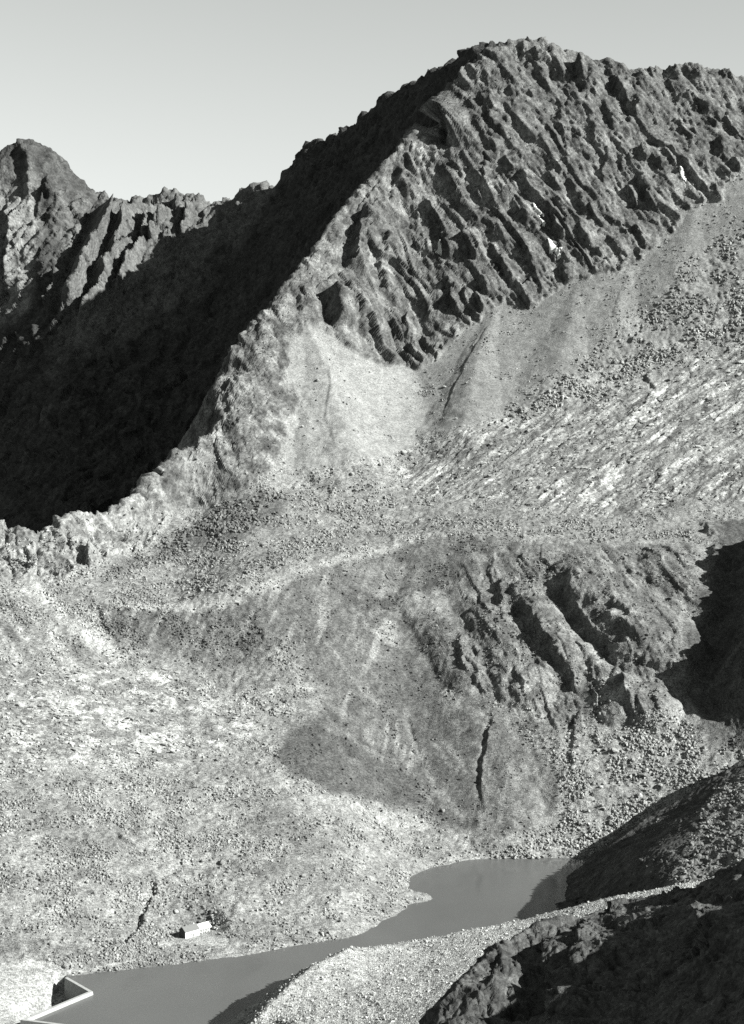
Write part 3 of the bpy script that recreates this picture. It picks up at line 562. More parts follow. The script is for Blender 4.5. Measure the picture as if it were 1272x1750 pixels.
def far_z(x, y):
    sh = np.shape(x); x = np.ravel(np.asarray(x, float)); y = np.ravel(np.asarray(y, float))
    z = far_face(x, y); d, s, zf, _ = polyline_near(SKYL_W, np.c_[x, y])
    z = np.where(s < 0, np.minimum(z, zf + 2) - 1.1 * np.maximum(d - 1.5, 0), z)
    d2, s2, zf2, _ = polyline_near(CREST_W, np.c_[x, y])
    return np.minimum(z, np.where(s2 < 0, BASE(x, y) - 25, zf2 + 2.2 * d2 - 14)).reshape(sh)      # meets the mountain's back, never its face
FB = Coarse(far_z, -1150, 300, 2000, 3050, 5.0)
PF, shp = fan_grid(far_z, -80, 880, 2.2, 2150, 2960, 420, low=150)
NF = grid_normals(PF).reshape(-1, 3); VF = PF.reshape(-1, 3).copy()
FP = Patch(VF, NF, FB, 2150, 2960); QF = FP.Q
FP.r0 = fbm(QF, 30, 2, 203); FP.r1 = fbm(QF, 12, 3, 207); fw = fbm(QF, 80, 2, 211); fr2 = fbm(QF, 4.5, 2, 213)
acf = 0.85 * QF[:, 0] - 0.5 * QF[:, 2]
FP.D += 3.0 * (saw(acf / 42 + 0.8 * fw + 0.3 * FP.r0, 0.3) - 0.45) + 2.6 * (saw(acf / 17 + fw + 0.6 * FP.r0, 0.3) - 0.45) + 4.2 * ridged(QF, 46, 4, 221, 0.6) + 1.5 * FP.r1 + 0.7 * fr2
sf_ = np.c_[0.85 * QF[:, 0] - 0.5 * QF[:, 2], 0.4 * (0.5 * QF[:, 0] + 0.85 * QF[:, 2]), QF[:, 1] * 0.6].astype(np.float32)
FP.D += facet(sf_, 22, 731, 0.4, 0.2)[0] + 0.9 * facet(sf_, 9, 733, 0.5, 0.2)[0]
for f in [([(24,247),(36,290),(38,338)],15,13,30),([(78,296),(68,325),(80,350)],7,5,14),([(168,340),(150,385),(126,440),(104,500),(92,560)],30,20,14),([(222,346),(200,372),(190,410),(160,462),(150,510),(118,575)],22,12,18),
          ([(270,343),(246,380),(232,432),(196,480),(182,530)],17,9,16),([(306,338),(282,372),(262,385),(250,432)],12,7,22),([(96,465),(88,500),(80,535)],12,9,9),([(4,345),(8,400),(10,470),(14,520)],14,10,26),([(345,345),(318,380),(300,420)],10,8,14),
          ([(470,322),(444,347),(408,378),(396,410),(366,455),(336,484)],20,10,26),([(388,340),(384,350)],10,6,12),([(505,272),(482,298),(466,324)],9,7,20),([(330,420),(300,470),(270,520)],8,7,14)]: FP.feature(f[0], f[1] * 1.4, *f[2:])
FP.D *= 1 - 0.6 * FP.zone([(-60,225),(70,225),(185,335),(150,345),(60,330),(-60,335)], 14)
VF += NF * FP.D[:, None]
tf = 0.03 + 0.016 * FP.r0 + 0.012 * FP.r1  # near-black tone deepens the shadow in the bowl
tf = tf + FP.zone([(-60,330),(62,330),(70,420),(50,540),(-60,560)], 14) * 0.09 + FP.zone([(100,360),(350,335),(520,260),(480,330),(340,500),(200,600),(90,640),(100,480)], 30) * 0.042 + FP.zone([(-60,230),(180,230),(170,345),(60,345),(-60,330)], 12) * 0.012  # sunlit slab, ribs and peak painted paler than the shaded bowl
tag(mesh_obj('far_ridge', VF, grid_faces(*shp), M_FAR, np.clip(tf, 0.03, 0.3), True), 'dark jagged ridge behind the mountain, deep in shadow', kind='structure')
print('far', round(time.time() - T0, 1))

# ================================================================== SPUR BESIDE THE LAKE
SPC = [(930,1556,1300),(978,1538,1308),(990,1505,1345),(1005,1478,1370),(1030,1460,1376),(1068,1430,1398),(1110,1396,1428),(1165,1366,1434),(1240,1318,1442),(1300,1285,1452),(1450,1240,1490)]
SPC_W = np.array([at(*c) for c in SPC])
sp = list(SPC_W) + [at(*c) for c in [(1000,1530,1310),(1020,1500,1318),(1060,1520,1232),(1080,1480,1246),(1130,1500,1196),(1150,1440,1250),(1120,1420,1325),(1200,1430,1244),(1250,1390,1272),(1200,1390,1300),(1272,1350,1330),(1272,1450,1195),(1200,1490,1188),(1160,1506,1180),(1300,1400,1240),(1400,1400,1225),(1400,1320,1350),(1300,1500,1160),(1450,1500,1140)]] + [np.array([120,1240,-16]), np.array([60,1300,-25]), np.array([150,1190,-4])]
for p in SPC_W[::2]: sp.append(p + np.array([0, 30, 10]))
spur_f = rbf_fit(sp, 8.0)
def spur_z(x, y):
    sh = np.shape(x); x = np.ravel(np.asarray(x, float)); y = np.ravel(np.asarray(y, float)); z = spur_f(x, y)
    d, s_, zf, _ = polyline_near(SPC_W, np.c_[x, y])
    return np.where(s_ > 0, np.minimum(z, zf + 1) - 0.8 * np.maximum(d - 1, 0), z).reshape(sh)
SB = Coarse(spur_z, 0, 460, 1050, 1560, 3.0)
PS, shp = fan_grid(SB, 900, 1420, 1.7, 1090, 1520, 380, low=-6, crest=SPC_W)
NS = grid_normals(PS).reshape(-1, 3); VS = PS.reshape(-1, 3).copy(); QS = VS.astype(np.float32)
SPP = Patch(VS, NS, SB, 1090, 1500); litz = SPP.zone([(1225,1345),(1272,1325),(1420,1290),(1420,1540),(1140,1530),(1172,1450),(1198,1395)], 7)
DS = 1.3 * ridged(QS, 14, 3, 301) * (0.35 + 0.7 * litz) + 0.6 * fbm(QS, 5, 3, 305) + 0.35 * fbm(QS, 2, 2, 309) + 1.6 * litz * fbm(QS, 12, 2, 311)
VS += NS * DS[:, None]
TS = 0.045 + 0.05 * fbm(QS, 14, 3, 315) + 0.045 * litz  # sunlit side painted paler than the shaded face
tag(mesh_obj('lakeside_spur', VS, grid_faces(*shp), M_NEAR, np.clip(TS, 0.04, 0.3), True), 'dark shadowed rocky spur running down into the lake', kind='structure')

# ================================================================== MORAINE
MOC = [(1330,1470,1165),(1260,1490,1166),(1190,1508,1166),(1100,1525,1166),(1000,1545,1166),(900,1571,1165),(810,1589,1160),(700,1609,1150),(600,1621,1122),(545,1648,1085),(505,1678,1055),(462,1720,1022),(430,1756,1000),(400,1800,970)]
MOC_W = np.array([at(*c) for c in MOC])[::-1]
mo = list(MOC_W) + [at(*c) for c in [(600,1750,1000),(800,1750,940),(700,1680,1070),(800,1640,1105),(900,1640,1090),(1000,1600,1110),(1100,1560,1125),(700,1750,975),(520,1745,990),(1000,1700,1010),(1100,1650,1040),(1200,1560,1120),(1300,1540,1120),(500,1800,950),(800,1900,850),(1100,1800,900),(1300,1700,950),(600,1900,880)]]
for p in MOC_W[::2]: mo.append(p + np.array([0, 40, 14]))
mor_f = rbf_fit(mo, 8.0)
def mor_z(x, y):
    sh = np.shape(x); x = np.ravel(np.asarray(x, float)); y = np.ravel(np.asarray(y, float)); z = mor_f(x, y)
    d, s_, zf, _ = polyline_near(MOC_W, np.c_[x, y])
    return np.where(s_ > 0, np.minimum(z, zf + 1) - 0.72 * np.maximum(d - 1, 0), z).reshape(sh)
MB = Coarse(mor_z, -150, 380, 780, 1320, 3.0)
PM, shp = fan_grid(MB, 330, 1340, 1.8, 800, 1290, 330, low=-4, crest=MOC_W)
NM = grid_normals(PM).reshape(-1, 3); VM = PM.reshape(-1, 3).copy(); QM = VM.astype(np.float32)
fl = QM.copy(); rill = saw((0.75 * QM[:, 0] + 0.25 * QM[:, 1]) / 9.5 + 0.6 * fbm(QM, 20, 2, 401), 0.4) - 0.5
DM = 0.7 * fbm(QM, 16, 3, 405) + 0.35 * fbm(QM, 4, 3, 409) + 0.25 * fbm(QM, 1.6, 2, 411) + 0.8 * rill * sstep(20, -10, QM[:, 0]) * sstep(1080, 1030, QM[:, 1])
VM += NM * DM[:, None]
TM = 0.185 + 0.03 * fbm(QM, 18, 3, 415)
tag(mesh_obj('moraine', VM, grid_faces(*shp), M_MORAINE, np.clip(TM, 0.08, 0.4), True), 'pale rubble moraine ridge on the near shore of the lake', kind='structure')

# ================================================================== NEAR CRAG
CRC = [(640,1900,560),(700,1830,590),(745,1755,622),(775,1702,640),(800,1665,655),(850,1620,672),(880,1600,682),(905,1588,690),(960,1568,702),(1070,1542,716),(1150,1526,712),(1190,1517,706),(1225,1494,704),(1272,1478,700),(1330,1472,695),(1450,1450,690)]
CRC_W = np.array([at(*c) for c in CRC])
cr = list(CRC_W) + [at(*c) for c in [(830,1690,640),(780,1750,614),(870,1750,628),(880,1700,646),(880,1650,662),(910,1700,650),(915,1750,632),(900,1640,672),(960,1700,612),(950,1620,665),(960,1750,590),(1000,1640,648),(1030,1700,612),(1010,1750,594),(1040,1590,690),
  (1060,1660,640),(1100,1660,622),(1150,1680,596),(1100,1750,578),(1060,1750,588),(1150,1600,640),(1100,1600,655),(1060,1590,676),(1200,1540,676),(1100,1560,692),(1220,1600,610),(1272,1600,590),(1272,1680,555),(1272,1750,520),(900,1850,590),(1000,1850,555),(1100,1850,535),(1300,1850,475)]] + [np.array(q) for q in [(157,695,222),(157,640,233),(157,588,243),(157,540,253),(152,480,262),(185,695,238),(185,588,258),(185,500,275)]]
for p in CRC_W[::2]: cr.append(p + np.array([-4, 30, 12]))
crag_f = rbf_fit(cr, 4.0)
def crag_z(x, y):
    sh = np.shape(x); x = np.ravel(np.asarray(x, float)); y = np.ravel(np.asarray(y, float)); z = crag_f(x, y)
    d, s_, zf, _ = polyline_near(CRC_W, np.c_[x, y])
    return np.where(s_ > 0, np.minimum(z, zf + 0.5) - 1.3 * np.maximum(d - 0.5, 0), z).reshape(sh)
CB = Coarse(crag_z, -60, 360, 380, 820, 1.5)
PC, shp = fan_grid(CB, 620, 1480, 2.0, 440, 745, 330, low=60, crest=CRC_W)
NC = grid_normals(PC).reshape(-1, 3); VC = PC.reshape(-1, 3).copy()
CRP = Patch(VC, NC, CB, 440, 745); QC = CRP.Q
CRP.r0 = fbm(QC, 9, 2, 503); CRP.r1 = fbm(QC, 3.2, 3, 507); cw = fbm(QC, 22, 2, 511)
acc = 0.8 * QC[:, 0] - 0.3 * QC[:, 2] + 0.2 * QC[:, 1]
CRP.D += 0.5 * (saw(acc / 9 + 0.8 * cw, 0.3) - 0.45) + 0.3 * (saw(acc / 3.6 + cw + 0.6 * CRP.r0, 0.3) - 0.45) + 0.4 * (ridged(QC, 11, 4, 521) - 0.5) + 0.22 * CRP.r1 + 0.22 * fbm(QC, 1.6, 1, 525) + 0.15 * ridged(np.c_[acc / 2.2, QC[:, 1] / 9, QC[:, 2] / 6].astype(np.float32), 1.0, 2, 529)
sg_ = np.c_[acc, 0.5 * QC[:, 1], 0.5 * QC[:, 2]].astype(np.float32)
CRP.D += 0.8 * facet(sg_, 9.0, 747, 0.3, 0.14)[0] + 0.6 * facet(sg_, 4.2, 741, 0.45, 0.2)[0] + 0.45 * facet(sg_, 1.7, 743, 0.5, 0.22)[0]
for f in [([(922,1592),(930,1640),(950,1700),(955,1770)],3,3,10),([(1000,1560),(985,1610),(990,1680)],2.5,3,8),([(850,1625),(835,1690),(845,1750)],1.5,2,8),([(1205,1575),(1200,1605),(1206,1640)],7,5,9),([(1060,1540),(1040,1570)],2,2,6)]: CRP.feature(*f)
VC += NC * CRP.D[:, None]
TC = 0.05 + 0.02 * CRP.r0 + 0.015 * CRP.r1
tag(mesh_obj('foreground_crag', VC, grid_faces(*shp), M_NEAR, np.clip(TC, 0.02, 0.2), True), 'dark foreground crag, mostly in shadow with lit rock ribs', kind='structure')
print('near ground', round(time.time() - T0, 1))

# ================================================================== VALLEY FLOOR
tag(mesh_obj('valley_floor', np.array([(-15000,-3000,-45),(15000,-3000,-45),(15000,16000,-45),(-15000,16000,-45)], float), np.array([[0,1,2,3]]), M_HILL, np.full(4, 0.1)), 'low valley ground far below the mountain', kind='structure')
# ================================================================== DAM AND LAKE
DAM = [at_z(108,1666,2.6), at_z(113,1670,2.6), at_z(155,1694,2.6), at_z(40,1742,2.6), at_z(110,1751,2.6), at_z(330,1778,2.6), at_z(420,1800,2.6)]
lake_pts = [(p[0], p[1]) for p in DAM[1:]] + [(60, 960), (420, 960), (420, 1480), (60, 1480), (-120, 1330), (-215, 1190)]
def water_mat():
    m = bpy.data.materials.new('lake_water'); m.use_nodes = True; N = m.node_tree.nodes; L = m.node_tree.links; b = N['Principled BSDF']
    b.inputs['Base Color'].default_value = grey(0.068); b.inputs['Roughness'].default_value = 0.14; b.inputs['IOR'].default_value = 1.33
    g = N.new('ShaderNodeNewGeometry'); n = N.new('ShaderNodeTexNoise'); n.inputs['Scale'].default_value = 0.55; n.inputs['Detail'].default_value = 4
    mp = N.new('ShaderNodeMapping'); mp.inputs['Scale'].default_value = (1, 0.45, 1); L.new(g.outputs['Position'], mp.inputs[0]); L.new(mp.outputs[0], n.inputs['Vector'])
    bp = N.new('ShaderNodeBump'); bp.inputs['Strength'].default_value = 0.25; bp.inputs['Distance'].default_value = 0.25; L.new(n.outputs[0], bp.inputs['Height']); L.new(bp.outputs[0], b.inputs['Normal'])
    n2 = N.new('ShaderNodeTexNoise'); n2.inputs['Scale'].default_value = 0.02; L.new(g.outputs['Position'], n2.inputs['Vector'])
    mx = N.new('ShaderNodeMix'); mx.data_type = 'RGBA'; mx.inputs[6].default_value = grey(0.068); mx.inputs[7].default_value = grey(0.08); L.new(n2.outputs[0], mx.inputs[0]); L.new(mx.outputs[2], b.inputs['Base Color'])
    n3 = N.new('ShaderNodeTexNoise'); n3.inputs['Scale'].default_value = 0.035; n3.inputs['Detail'].default_value = 3; L.new(mp.outputs[0], n3.inputs['Vector'])
    rr = N.new('ShaderNodeMapRange'); rr.inputs[1].default_value = 0.4; rr.inputs[2].default_value = 0.62; rr.inputs[3].default_value = 0.06; rr.inputs[4].default_value = 0.3; L.new(n3.outputs[0], rr.inputs[0]); L.new(rr.outputs[0], b.inputs['Roughness'])
    return m
import bmesh
bm = bmesh.new(); bm.faces.new([bm.verts.new((a, b, 0)) for a, b in lake_pts]); bmesh.ops.triangulate(bm, faces=bm.faces[:])
me = bpy.data.meshes.new('lake'); bm.to_mesh(me); bm.free(); me.materials.append(water_mat())
lk = bpy.data.objects.new('lake', me); sc.collection.objects.link(lk); tag(lk, 'grey silty mountain lake held behind the dam', kind='structure')
# ================================================================== LOOSE STONES (scattered, uncountable)
def rubble_group():
    g = bpy.data.node_groups.new('loose_stones', 'GeometryNodeTree')
    g.interface.new_socket('Geometry', in_out='INPUT', socket_type='NodeSocketGeometry'); g.interface.new_socket('Geometry', in_out='OUTPUT', socket_type='NodeSocketGeometry')
    N, L = g.nodes, g.links; gi = N.new('NodeGroupInput'); go = N.new('NodeGroupOutput')
    join = N.new('GeometryNodeGeometryToInstance')
    for k in range(9):
        c = N.new('GeometryNodeMeshCube')
        for i, v in enumerate(((2, 1.7, 1.5), (1.6, 2, 1.2), (2, 1.5, 1.9))[k % 3]): c.inputs['Size'].default_value[i] = v
        for a in ('Vertices X', 'Vertices Y', 'Vertices Z'): c.inputs[a].default_value = 3
        r = N.new('FunctionNodeRandomValue'); r.data_type = 'FLOAT_VECTOR'; r.inputs[0].default_value = (-0.55,) * 3; r.inputs[1].default_value = (0.55,) * 3; r.inputs['Seed'].default_value = k * 7 + 1
        sp_ = N.new('GeometryNodeSetPosition'); L.new(c.outputs['Mesh'], sp_.inputs['Geometry']); L.new(r.outputs[0], sp_.inputs['Offset'])
        h = N.new('GeometryNodeConvexHull'); L.new(sp_.outputs[0], h.inputs[0])
        sm = N.new('GeometryNodeSetShadeSmooth'); sm.inputs['Shade Smooth'].default_value = False; L.new(h.outputs[0], sm.inputs[0])
        mt = N.new('GeometryNodeSetMaterial'); mt.inputs['Material'].default_value = M_LOOSE; L.new(sm.outputs[0], mt.inputs[0])
        L.new(mt.outputs[0], join.inputs[0])
    ip = N.new('GeometryNodeInstanceOnPoints'); ip.inputs['Pick Instance'].default_value = True
    def attr(name, typ):
        a = N.new('GeometryNodeInputNamedAttribute'); a.data_type = typ; a.inputs[0].default_value = name
        return next(o for o in a.outputs if o.enabled and o.name == 'Attribute')
    L.new(gi.outputs[0], ip.inputs['Points']); L.new(join.outputs[0], ip.inputs['Instance'])
    L.new(attr('pick', 'INT'), ip.inputs['Instance Index'])
    e2r = N.new('FunctionNodeEulerToRotation'); L.new(attr('turn', 'FLOAT_VECTOR'), e2r.inputs[0]); L.new(e2r.outputs[0], ip.inputs['Rotation'])
    L.new(attr('size', 'FLOAT_VECTOR'), ip.inputs['Scale']); L.new(ip.outputs[0], go.inputs[0])
    return g
RG = rubble_group()
def scatter(name, label, Vv, Nn, tone_, dens, n, smin, smax, power=2.2, jit=0.8, shape=(1, 1, 1), axis=None, lo=0.75, hi=1.7):
    """n loose stones on a sheet of ground; dens = where they lie, smin..smax = radius"""
    p = np.clip(dens, 0, None).astype(float); p /= p.sum(); i = rng.choice(len(Vv), n, p=p)
    u_ = rng.random(n); smax_ = smax[i] if np.ndim(smax) else smax
    size = smin + (smax_ - smin) * u_ ** power
    co = Vv[i] + rng.normal(0, jit, (n, 3)) * np.array([1, 1, 0.0]) + Nn[i] * (size * 0.3)[:, None]
    me = bpy.data.meshes.new(name); me.vertices.add(n); me.vertices.foreach_set('co', co.astype(np.float32).ravel())
    for nm, ty, key, val in (('size', 'FLOAT_VECTOR', 'vector', (size[:, None] * np.array(shape) * rng.uniform(0.75, 1.25, (n, 3))).ravel()), ('tone', 'FLOAT', 'value', np.clip(tone_[i] * rng.uniform(lo, hi, n), 0.02, 0.5))):
        a = me.attributes.new(nm, ty, 'POINT'); a.data.foreach_set(key, val.astype(np.float32))
    a = me.attributes.new('turn', 'FLOAT_VECTOR', 'POINT'); rot = rng.uniform(-3.14, 3.14, (n, 3)) if axis is None else np.array(axis) + rng.normal(0, 0.16, (n, 3))
    a.data.foreach_set('vector', rot.astype(np.float32).ravel())
    a = me.attributes.new('pick', 'INT', 'POINT'); a.data.foreach_set('value', rng.integers(0, 9, n).astype(np.int32))
    o = bpy.data.objects.new(name, me); sc.collection.objects.link(o); me.materials.append(M_LOOSE)
    md = o.modifiers.new('stones', 'NODES'); md.node_group = RG
    return tag(o, label, kind='stuff')
front = np.ones(len(V)); front[scr > 0] = 0; front[V[:, 2] < 0.2] = 0
clump = np.clip(0.5 + 1.7 * fbm(Q, 30, 3, 601, 0.65), 0.04, 2.2)
dens = front * np.clip(1.0 - 0.97 * Z_CLIFF - 0.85 * Z_ARETE - 0.93 * Z_CONE - 0.75 * Z_SCREE - 0.6 * Z_CREST - 0.85 * turf - 0.55 * Z_BUTT - 0.8 * Z_SLABR - 0.8 * Z_SLABL - Z_SHADE - Z_CLEAN - Z_PLAT - 2 * Z_TRACK + 0.9 * Z_BOULD + 1.2 * Z_FAN + 0.9 * Z_DARKR + 1.3 * Z_VAL, 0.0, 3) * clump
vis = ((V[:, 0] / V[:, 1] * FPX + CU) > -60) & ((V[:, 0] / V[:, 1] * FPX + CU) < 1330)
veg = sstep(0.12, 0.5, fbm(Q, 55, 3, 621) + 0.35 * n15) * np.clip(1 - rock - Z_FAN - Z_DARKR - Z_BENCH - Z_BOULD, 0, 1); dens *= 1 - 0.75 * veg
smx = np.clip(0.5 + 0.3 * Z_FAN + 0.5 * Z_BOULD + 0.35 * Z_DARKR + 0.25 * Z_BENCH, 0.6, 1.5)
scatter('rubble', 'loose angular stones and boulders strewn over the hillside', V, NRM, tone, dens * vis, 110000, 0.17, smx * 1.4, 4.0)
plate_r = np.clip(0.25 + 1.6 * fbm(Q, 22, 3, 611, 0.6), 0.0, 2) * Z_SLABR * front * vis; plate_l = np.clip(0.25 + 1.6 * fbm(Q, 22, 3, 617, 0.6), 0.0, 2) * Z_SLABL * front * vis
scatter('slab_rubble', 'bright tilted rock plates on the bare slabs below the scree', V, NRM, np.full(len(V), 0.17), plate_r, 2600, 0.35, 1.5, 2.6, 1.0, (1.8, 1.0, 0.5), (math.radians(28), math.radians(-24), 0.1), 0.7, 1.7)
scatter('slab_rubble', 'bright ice-worn rock plates on the left hillside above the hut', V, NRM, np.full(len(V), 0.17), plate_l, 1600, 0.3, 1.1, 2.6, 1.0, (1.7, 1.1, 0.5), (math.radians(20), math.radians(7), -0.05), 0.75, 1.6)
scatter('moraine_rubble', 'pale loose stones covering the moraine ridge', VM, NM, TM, (VM[:, 2] > 0.1) * 1.0, 26000, 0.14, 0.62, 3.5)
scatter('spur_rubble', 'loose stones on the sunny side of the lakeside spur', VS, NS, TS, (VS[:, 2] > 0.1) * (0.05 + litz) * (polyline_near(SPC_W, VS[:, :2])[1] < 0), 3600, 0.2, 1.2, 3.0)

# ================================================================== SINGLE BOULDERS
def rock_mesh(seed, sub=2):
    r = np.random.default_rng(seed); b = bmesh.new(); bmesh.ops.create_icosphere(b, subdivisions=sub, radius=1)
    pl = r.normal(size=(9, 3)); pl /= np.linalg.norm(pl, axis=1)[:, None]; off = r.uniform(0.55, 0.85, 9); sc3 = np.array([1, r.uniform(0.7, 1), r.uniform(0.6, 0.85)])
    for v in b.verts:
        p = np.array(v.co)
        for n, o_ in zip(pl, off):
            d = p @ n - o_
            if d > 0: p = p - n * d
        v.co = p * sc3 * 1.25
    m = bpy.data.meshes.new('boulder'); b.to_mesh(m); b.free()
    a = m.attributes.new('tone', 'FLOAT', 'POINT'); a.data.foreach_set('value', np.full(len(m.vertices), r.uniform(0.13, 0.26), np.float32)); m.materials.append(M_BOULDER)
    return m
ROCKS = [rock_mesh(900 + k) for k in range(10)]
def on_ground(u, v):
    h = hit(u, v); i = np.argmin(((V - h) ** 2).sum(1)); return V[i]
def boulder(u, v, r, label, group):
    p = on_ground(u, v); o = bpy.data.objects.new('boulder', ROCKS[random.randrange(10)]); sc.collection.objects.link(o)
    o.location = (p[0], p[1], p[2] + 0.35 * r); o.rotation_euler = (random.uniform(-.4, .4), random.uniform(-.4, .4), random.uniform(0, 6.28)); o.scale = (r, r * random.uniform(.8, 1.1), r * random.uniform(.8, 1.15))
    return tag(o, label, 'boulder', group)
ORD = ['topmost', 'second from the top', 'third from the top', 'fourth from the top', 'fifth from the top', 'sixth from the top', 'seventh from the top', 'eighth from the top', 'ninth from the top', 'tenth from the top', 'eleventh from the top']
def cluster(lst, what, group):
    lst = sorted(lst, key=lambda q: q[1])
    for k, (u, v, r) in enumerate(lst): boulder(u, v, r, what + ', ' + ('lowest of them' if k == len(lst) - 1 else ORD[k]), group)
cluster([(690,776,4.2),(702,784,3.2),(712,792,2.4)], 'large boulder below the joint of the scree cones', 'boulders below the joint of the scree cones')
cluster([(862,722,3.4),(875,714,3.0),(868,732,2.8),(903,738,3.2),(835,735,2.4),(848,726,2.2),(822,743,2.2),(880,728,2.0)], 'pale block at the upper edge of the slabs', 'blocks at the upper edge of the slabs')
cluster([(598,820,2.6),(607,814,2.2),(640,800,2.4),(648,806,2.0),(560,811,2.0),(622,808,1.9)], 'boulder in the rock line under the left scree cone', 'boulders under the left scree cone')
for u, v, r, l in [(760,664,2.4,'lone dark boulder on the scree left of the double channel'),(545,657,2.4,'lone dark boulder on the scree cone beside its channel'),(757,1388,2.2,'small lone boulder low on the dark turf above the lake'),(710,1286,2.6,'dark rock in the stream channel through the turf')]: boulder(u, v, r, l, None)
cluster([(1052,1288,4.0),(1022,1284,2.6),(1100,1328,3.4),(1092,1364,3.0),(1104,1320,2.4),(1026,1348,2.4),(1060,1300,2.2),(1015,1360,2.2),(1130,1344,2.4),(985,1400,2.2)], 'big boulder in the rubble fan above the lake end', 'boulders in the rubble fan')
cluster([(166,1464,2.2),(88,1470,2.2),(380,1478,2.6),(346,1474,2.0),(240,1458,1.8),(300,1560,1.9),(480,1545,1.8),(120,1565,1.8),(60,1520,1.8),(520,1500,2.0),(610,1483,1.9),(420,1578,1.8)], 'boulder in the open rubble above the near shore', 'boulders on the lower hillside')
cluster([(114,1653,2.6),(119,1651,2.0),(110,1656,1.8)], 'dark rock heaped above the landward end of the dam', 'rocks heaped above the dam')
for u, v, r in [(604,1622,2.0),(598,1624,1.6)]:
    i = np.argmin(((VM - np.array(at(u, v, 1122))) ** 2).sum(1)); p = VM[i]
    o = bpy.data.objects.new('boulder', ROCKS[random.randrange(10)]); sc.collection.objects.link(o); o.location = p + np.array([0, 0, 0.5]); o.scale = (r,) * 3
    tag(o, ('larger' if r > 1.8 else 'smaller') + ' boulder on the crest where the moraine bends', 'boulder', 'boulders on the moraine crest')
M_SNOW = plain_mat('old_snow', 0.42, 0.8, 0.08, 3.0)
def snow(px, label):
    """old snow lying in a gully: a thin wedge of its own that follows the rock under it"""
    w_ = soft_poly(ground_poly(px), V[:, 0], V[:, 1], 0.6); fs = F[(w_[F] > 0.3).all(1)]
    if len(fs) < 4: return
    th = 0.25 + 1.1 * w_; o = mesh_obj('snow_patch', V + NRM * th[:, None], fs, M_SNOW)
    o.data.validate(); md = o.modifiers.new('depth', 'SOLIDIFY'); md.thickness = 0.8; md.offset = -1
    tag(o, label, 'snow', 'old snow in the cliff gullies')
for px, lab in [([(908,360),(916,362),(934,388),(928,392),(914,376)], 'thin upper streak of old snow in the middle gully of the cliff'), ([(934,416),(944,420),(962,446),(954,450),(938,434)], 'lower, broader streak of old snow in the middle gully of the cliff'), ([(1158,302),(1166,302),(1176,320),(1166,322)], 'small bright snow patch high on the cliff above the upper scree'), ([(740,424),(752,424),(756,436),(744,438)], 'small snow patch on a ledge in the lower left cliff')]: snow(px, lab)
print('stones', round(time.time() - T0, 1))

# ================================================================== DAM
M_CONC = plain_mat('dam_concrete', 0.24, 0.9, 0.35, 2.5); M_CONC2 = plain_mat('coping_concrete', 0.28, 0.9, 0.2, 1.5)
def empty(name, loc, rz=0.0):
    o = bpy.data.objects.new(name, None); sc.collection.objects.link(o); o.location = loc; o.rotation_euler = (0, 0, rz); return o
def wall_strip(name, pts, i, off_l, off_r, z0, z1, batter, mat, parent):
    """one straight length of wall between bends i and i+1, mitred at both ends; batter = how much wider at the foot"""
    def norm(a, b): d = b - a; d = d / np.linalg.norm(d); return np.array([-d[1], d[0]])
    P2 = [p[:2] for p in pts]
    def mitre(j):
        ns = [norm(P2[k], P2[k+1]) for k in (j - 1, j) if 0 <= k < len(P2) - 1]
        m = sum(ns); m = m / np.linalg.norm(m); return m / max(0.35, m @ ns[0])
    c = []
    for j in (i, i + 1):
        m = mitre(j); e = P2[j]
        c.append([(*(e + m * (off_l + batter)), z0), (*(e - m * (off_r + batter * 0.3)), z0), (*(e - m * off_r), z1), (*(e + m * off_l), z1)])
    vv = np.array(c[0] + c[1]); ff = [(3, 2, 1, 0), (4, 5, 6, 7)] + [(k, (k + 1) % 4, 4 + (k + 1) % 4, 4 + k) for k in range(4)]
    m_ = bpy.data.meshes.new(name); m_.from_pydata([tuple(v - np.array(parent.location)) for v in vv], [], ff)
    b = bmesh.new(); b.from_mesh(m_); bmesh.ops.recalc_face_normals(b, faces=b.faces[:]); b.to_mesh(m_); b.free(); m_.materials.append(mat)
    o = bpy.data.objects.new(name, m_); sc.collection.objects.link(o); o.parent = parent; return o
dam = empty('dam', tuple(DAM[1][:2]) + (0.0,)); tag(dam, 'pale angular concrete dam wall with a sharp bend at the lake outlet', 'dam')
DP = DAM[1:]
for i in range(len(DP) - 1):
    wl = wall_strip('wall', DP, i, 1.1, 1.1, -15.0, 2.3, 2.0, M_CONC, dam)
    wall_strip('coping', DP, i, 1.35, 1.35, 2.302, 2.75, 0.0, M_CONC2, wl)
    wall_strip('parapet', DP, i, 1.25, -0.85, 2.752, 3.5, 0.0, M_CONC2, wl)

# ================================================================== HUT
M_WHITE = plain_mat('whitewash', 0.6, 0.85, 0.06, 2.0); M_DARKW = plain_mat('dark_opening', 0.03, 0.5, 0.2, 1.0); M_SLATE = plain_mat('stone_roof', 0.11, 0.9, 0.35, 0.7); M_TIN = plain_mat('pale_tin_roof', 0.55, 0.6, 0.08, 1.0); M_WOOD_SHADE = plain_mat('weathered_wood_and_shade', 0.05, 0.9, 0.3, 0.4); M_STONEW = plain_mat('grey_wall', 0.26, 0.9, 0.2, 0.6)
HZ = HUT[2]
def part(name, verts, faces, mat, parent, bevel=0.0):
    m_ = bpy.data.meshes.new(name); m_.from_pydata([tuple(map(float, v)) for v in verts], [], faces)
    b = bmesh.new(); b.from_mesh(m_); bmesh.ops.recalc_face_normals(b, faces=b.faces[:])
    if bevel: bmesh.ops.bevel(b, geom=b.edges[:], offset=bevel, segments=1, affect='EDGES')
    b.to_mesh(m_); b.free(); m_.materials.append(mat)
    o = bpy.data.objects.new(name, m_); sc.collection.objects.link(o); o.parent = parent; return o
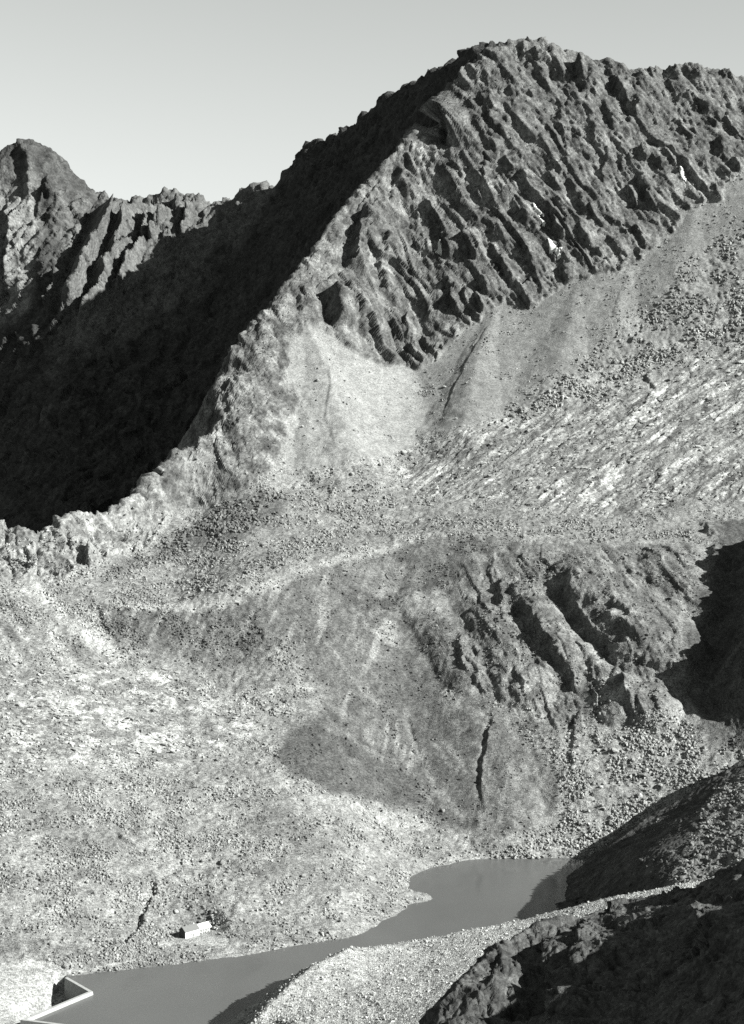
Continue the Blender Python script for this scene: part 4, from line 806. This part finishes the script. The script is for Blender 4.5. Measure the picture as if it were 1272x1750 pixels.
BOXF = [(0,1,2,3),(7,6,5,4),(0,4,5,1),(1,5,6,2),(2,6,7,3),(3,7,4,0)]
def box(name, x0, x1, y0, y1, z0, z1, mat, parent, bevel=0.0):
    return part(name, [(x0,y0,z0),(x1,y0,z0),(x1,y1,z0),(x0,y1,z0),(x0,y0,z1),(x1,y0,z1),(x1,y1,z1),(x0,y1,z1)], BOXF, mat, parent, bevel)
def slab_roof(name, x0, x1, ya, za, yb, zb, th, mat, parent):
    return part(name, [(x0,ya,za),(x1,ya,za),(x1,yb,zb),(x0,yb,zb),(x0,ya,za+th),(x1,ya,za+th),(x1,yb,zb+th),(x0,yb,zb+th)], BOXF, mat, parent)
TH = math.radians(42)
hut = empty('mountain_hut', tuple(HUT), TH); hut.scale = (0.92, 0.92, 0.88); tag(hut, 'small whitewashed mountain hut with a dark gable and a lower wing', 'hut')
ML, MDp, EV, RG_ = 13.5, 8.0, 5.2, 8.2
wl = part('wall', [(0,0,-1.5),(ML,0,-1.5),(ML,MDp,-1.5),(0,MDp,-1.5),(0,0,EV),(ML,0,EV),(ML,MDp,EV),(0,MDp,EV),(0,MDp/2,RG_),(ML,MDp/2,RG_)], [(0,1,5,4),(1,2,6,9,5),(2,3,7,6),(3,0,4,8,7),(4,5,9,8),(6,7,8,9),(3,2,1,0)], M_WHITE, hut)
for sgn in (0, 1):
    ya, yb = (-0.5, MDp / 2) if sgn == 0 else (MDp + 0.5, MDp / 2)
    slab_roof('roof', -0.35, ML + 0.1, ya, EV - 0.40, yb, RG_ + 0.02, 0.22, M_SLATE, hut)
for wx in (2.2, 5.4, 9.4):
    wn = box('window', wx, wx + 0.95, -0.06, 0.1, 1.5, 2.7, M_DARKW, hut); box('frame', wx - 0.1, wx + 1.05, -0.09, -0.062, 2.7, 2.85, M_STONEW, wn)
part('gable_shade', [(-0.06,0.05,-1.2),(-0.06,MDp-0.05,-1.2),(-0.06,MDp-0.05,EV-0.05),(-0.06,MDp/2,RG_-0.1),(-0.06,0.05,EV-0.05),(-0.01,0.05,-1.2),(-0.01,MDp-0.05,-1.2),(-0.01,MDp-0.05,EV-0.05),(-0.01,MDp/2,RG_-0.1),(-0.01,0.05,EV-0.05)], [(0,1,2,3,4),(9,8,7,6,5),(0,5,6,1),(1,6,7,2),(2,7,8,3),(3,8,9,4),(4,9,5,0)], M_WOOD_SHADE, hut)  # dark panel added to deepen the shade on the left gable
dr = box('door', 7.3, 8.4, -0.05, 0.1, -0.1, 2.1, M_WOOD_SHADE, hut); box('handle', 8.15, 8.25, -0.12, -0.052, 0.95, 1.05, M_DARKW, dr)
box('chimney', ML - 2.5, ML - 1.8, MDp * 0.55, MDp * 0.55 + 0.7, RG_ - 1.2, RG_ + 0.9, M_WHITE, hut, 0.04)
AL = 12.0
box('wing_wall', ML + 0.02, ML + AL, 2.6, 8.2, -1.5, 3.3, M_STONEW, hut)
slab_roof('wing_roof', ML + 0.12, ML + AL + 0.4, 0.6, 3.3, 5.4, 6.6, 0.25, M_TIN, hut); slab_roof('wing_roof', ML + 0.12, ML + AL + 0.4, 8.6, 3.3, 5.4, 6.6, 0.25, M_TIN, hut)
part('wing_gable', [(ML+AL-0.25,2.6,3.302),(ML+AL-0.25,8.2,3.302),(ML+AL-0.25,5.4,6.5),(ML+AL-0.02,2.6,3.302),(ML+AL-0.02,8.2,3.302),(ML+AL-0.02,5.4,6.5)], [(0,1,2),(5,4,3),(0,3,4,1),(1,4,5,2),(2,5,3,0)], M_WHITE, hut)
for k in range(5): box('post', ML + 0.5 + k * 2.4, ML + 0.85 + k * 2.4, 0.8, 1.15, -1.2, 3.25, M_WHITE, hut)
for k in range(4): box('window', ML + 1.2 + k * 2.4, ML + 2.5 + k * 2.4, 2.5, 2.62, 0.5, 2.4, M_DARKW, hut)
print('done', round(time.time() - T0, 1))
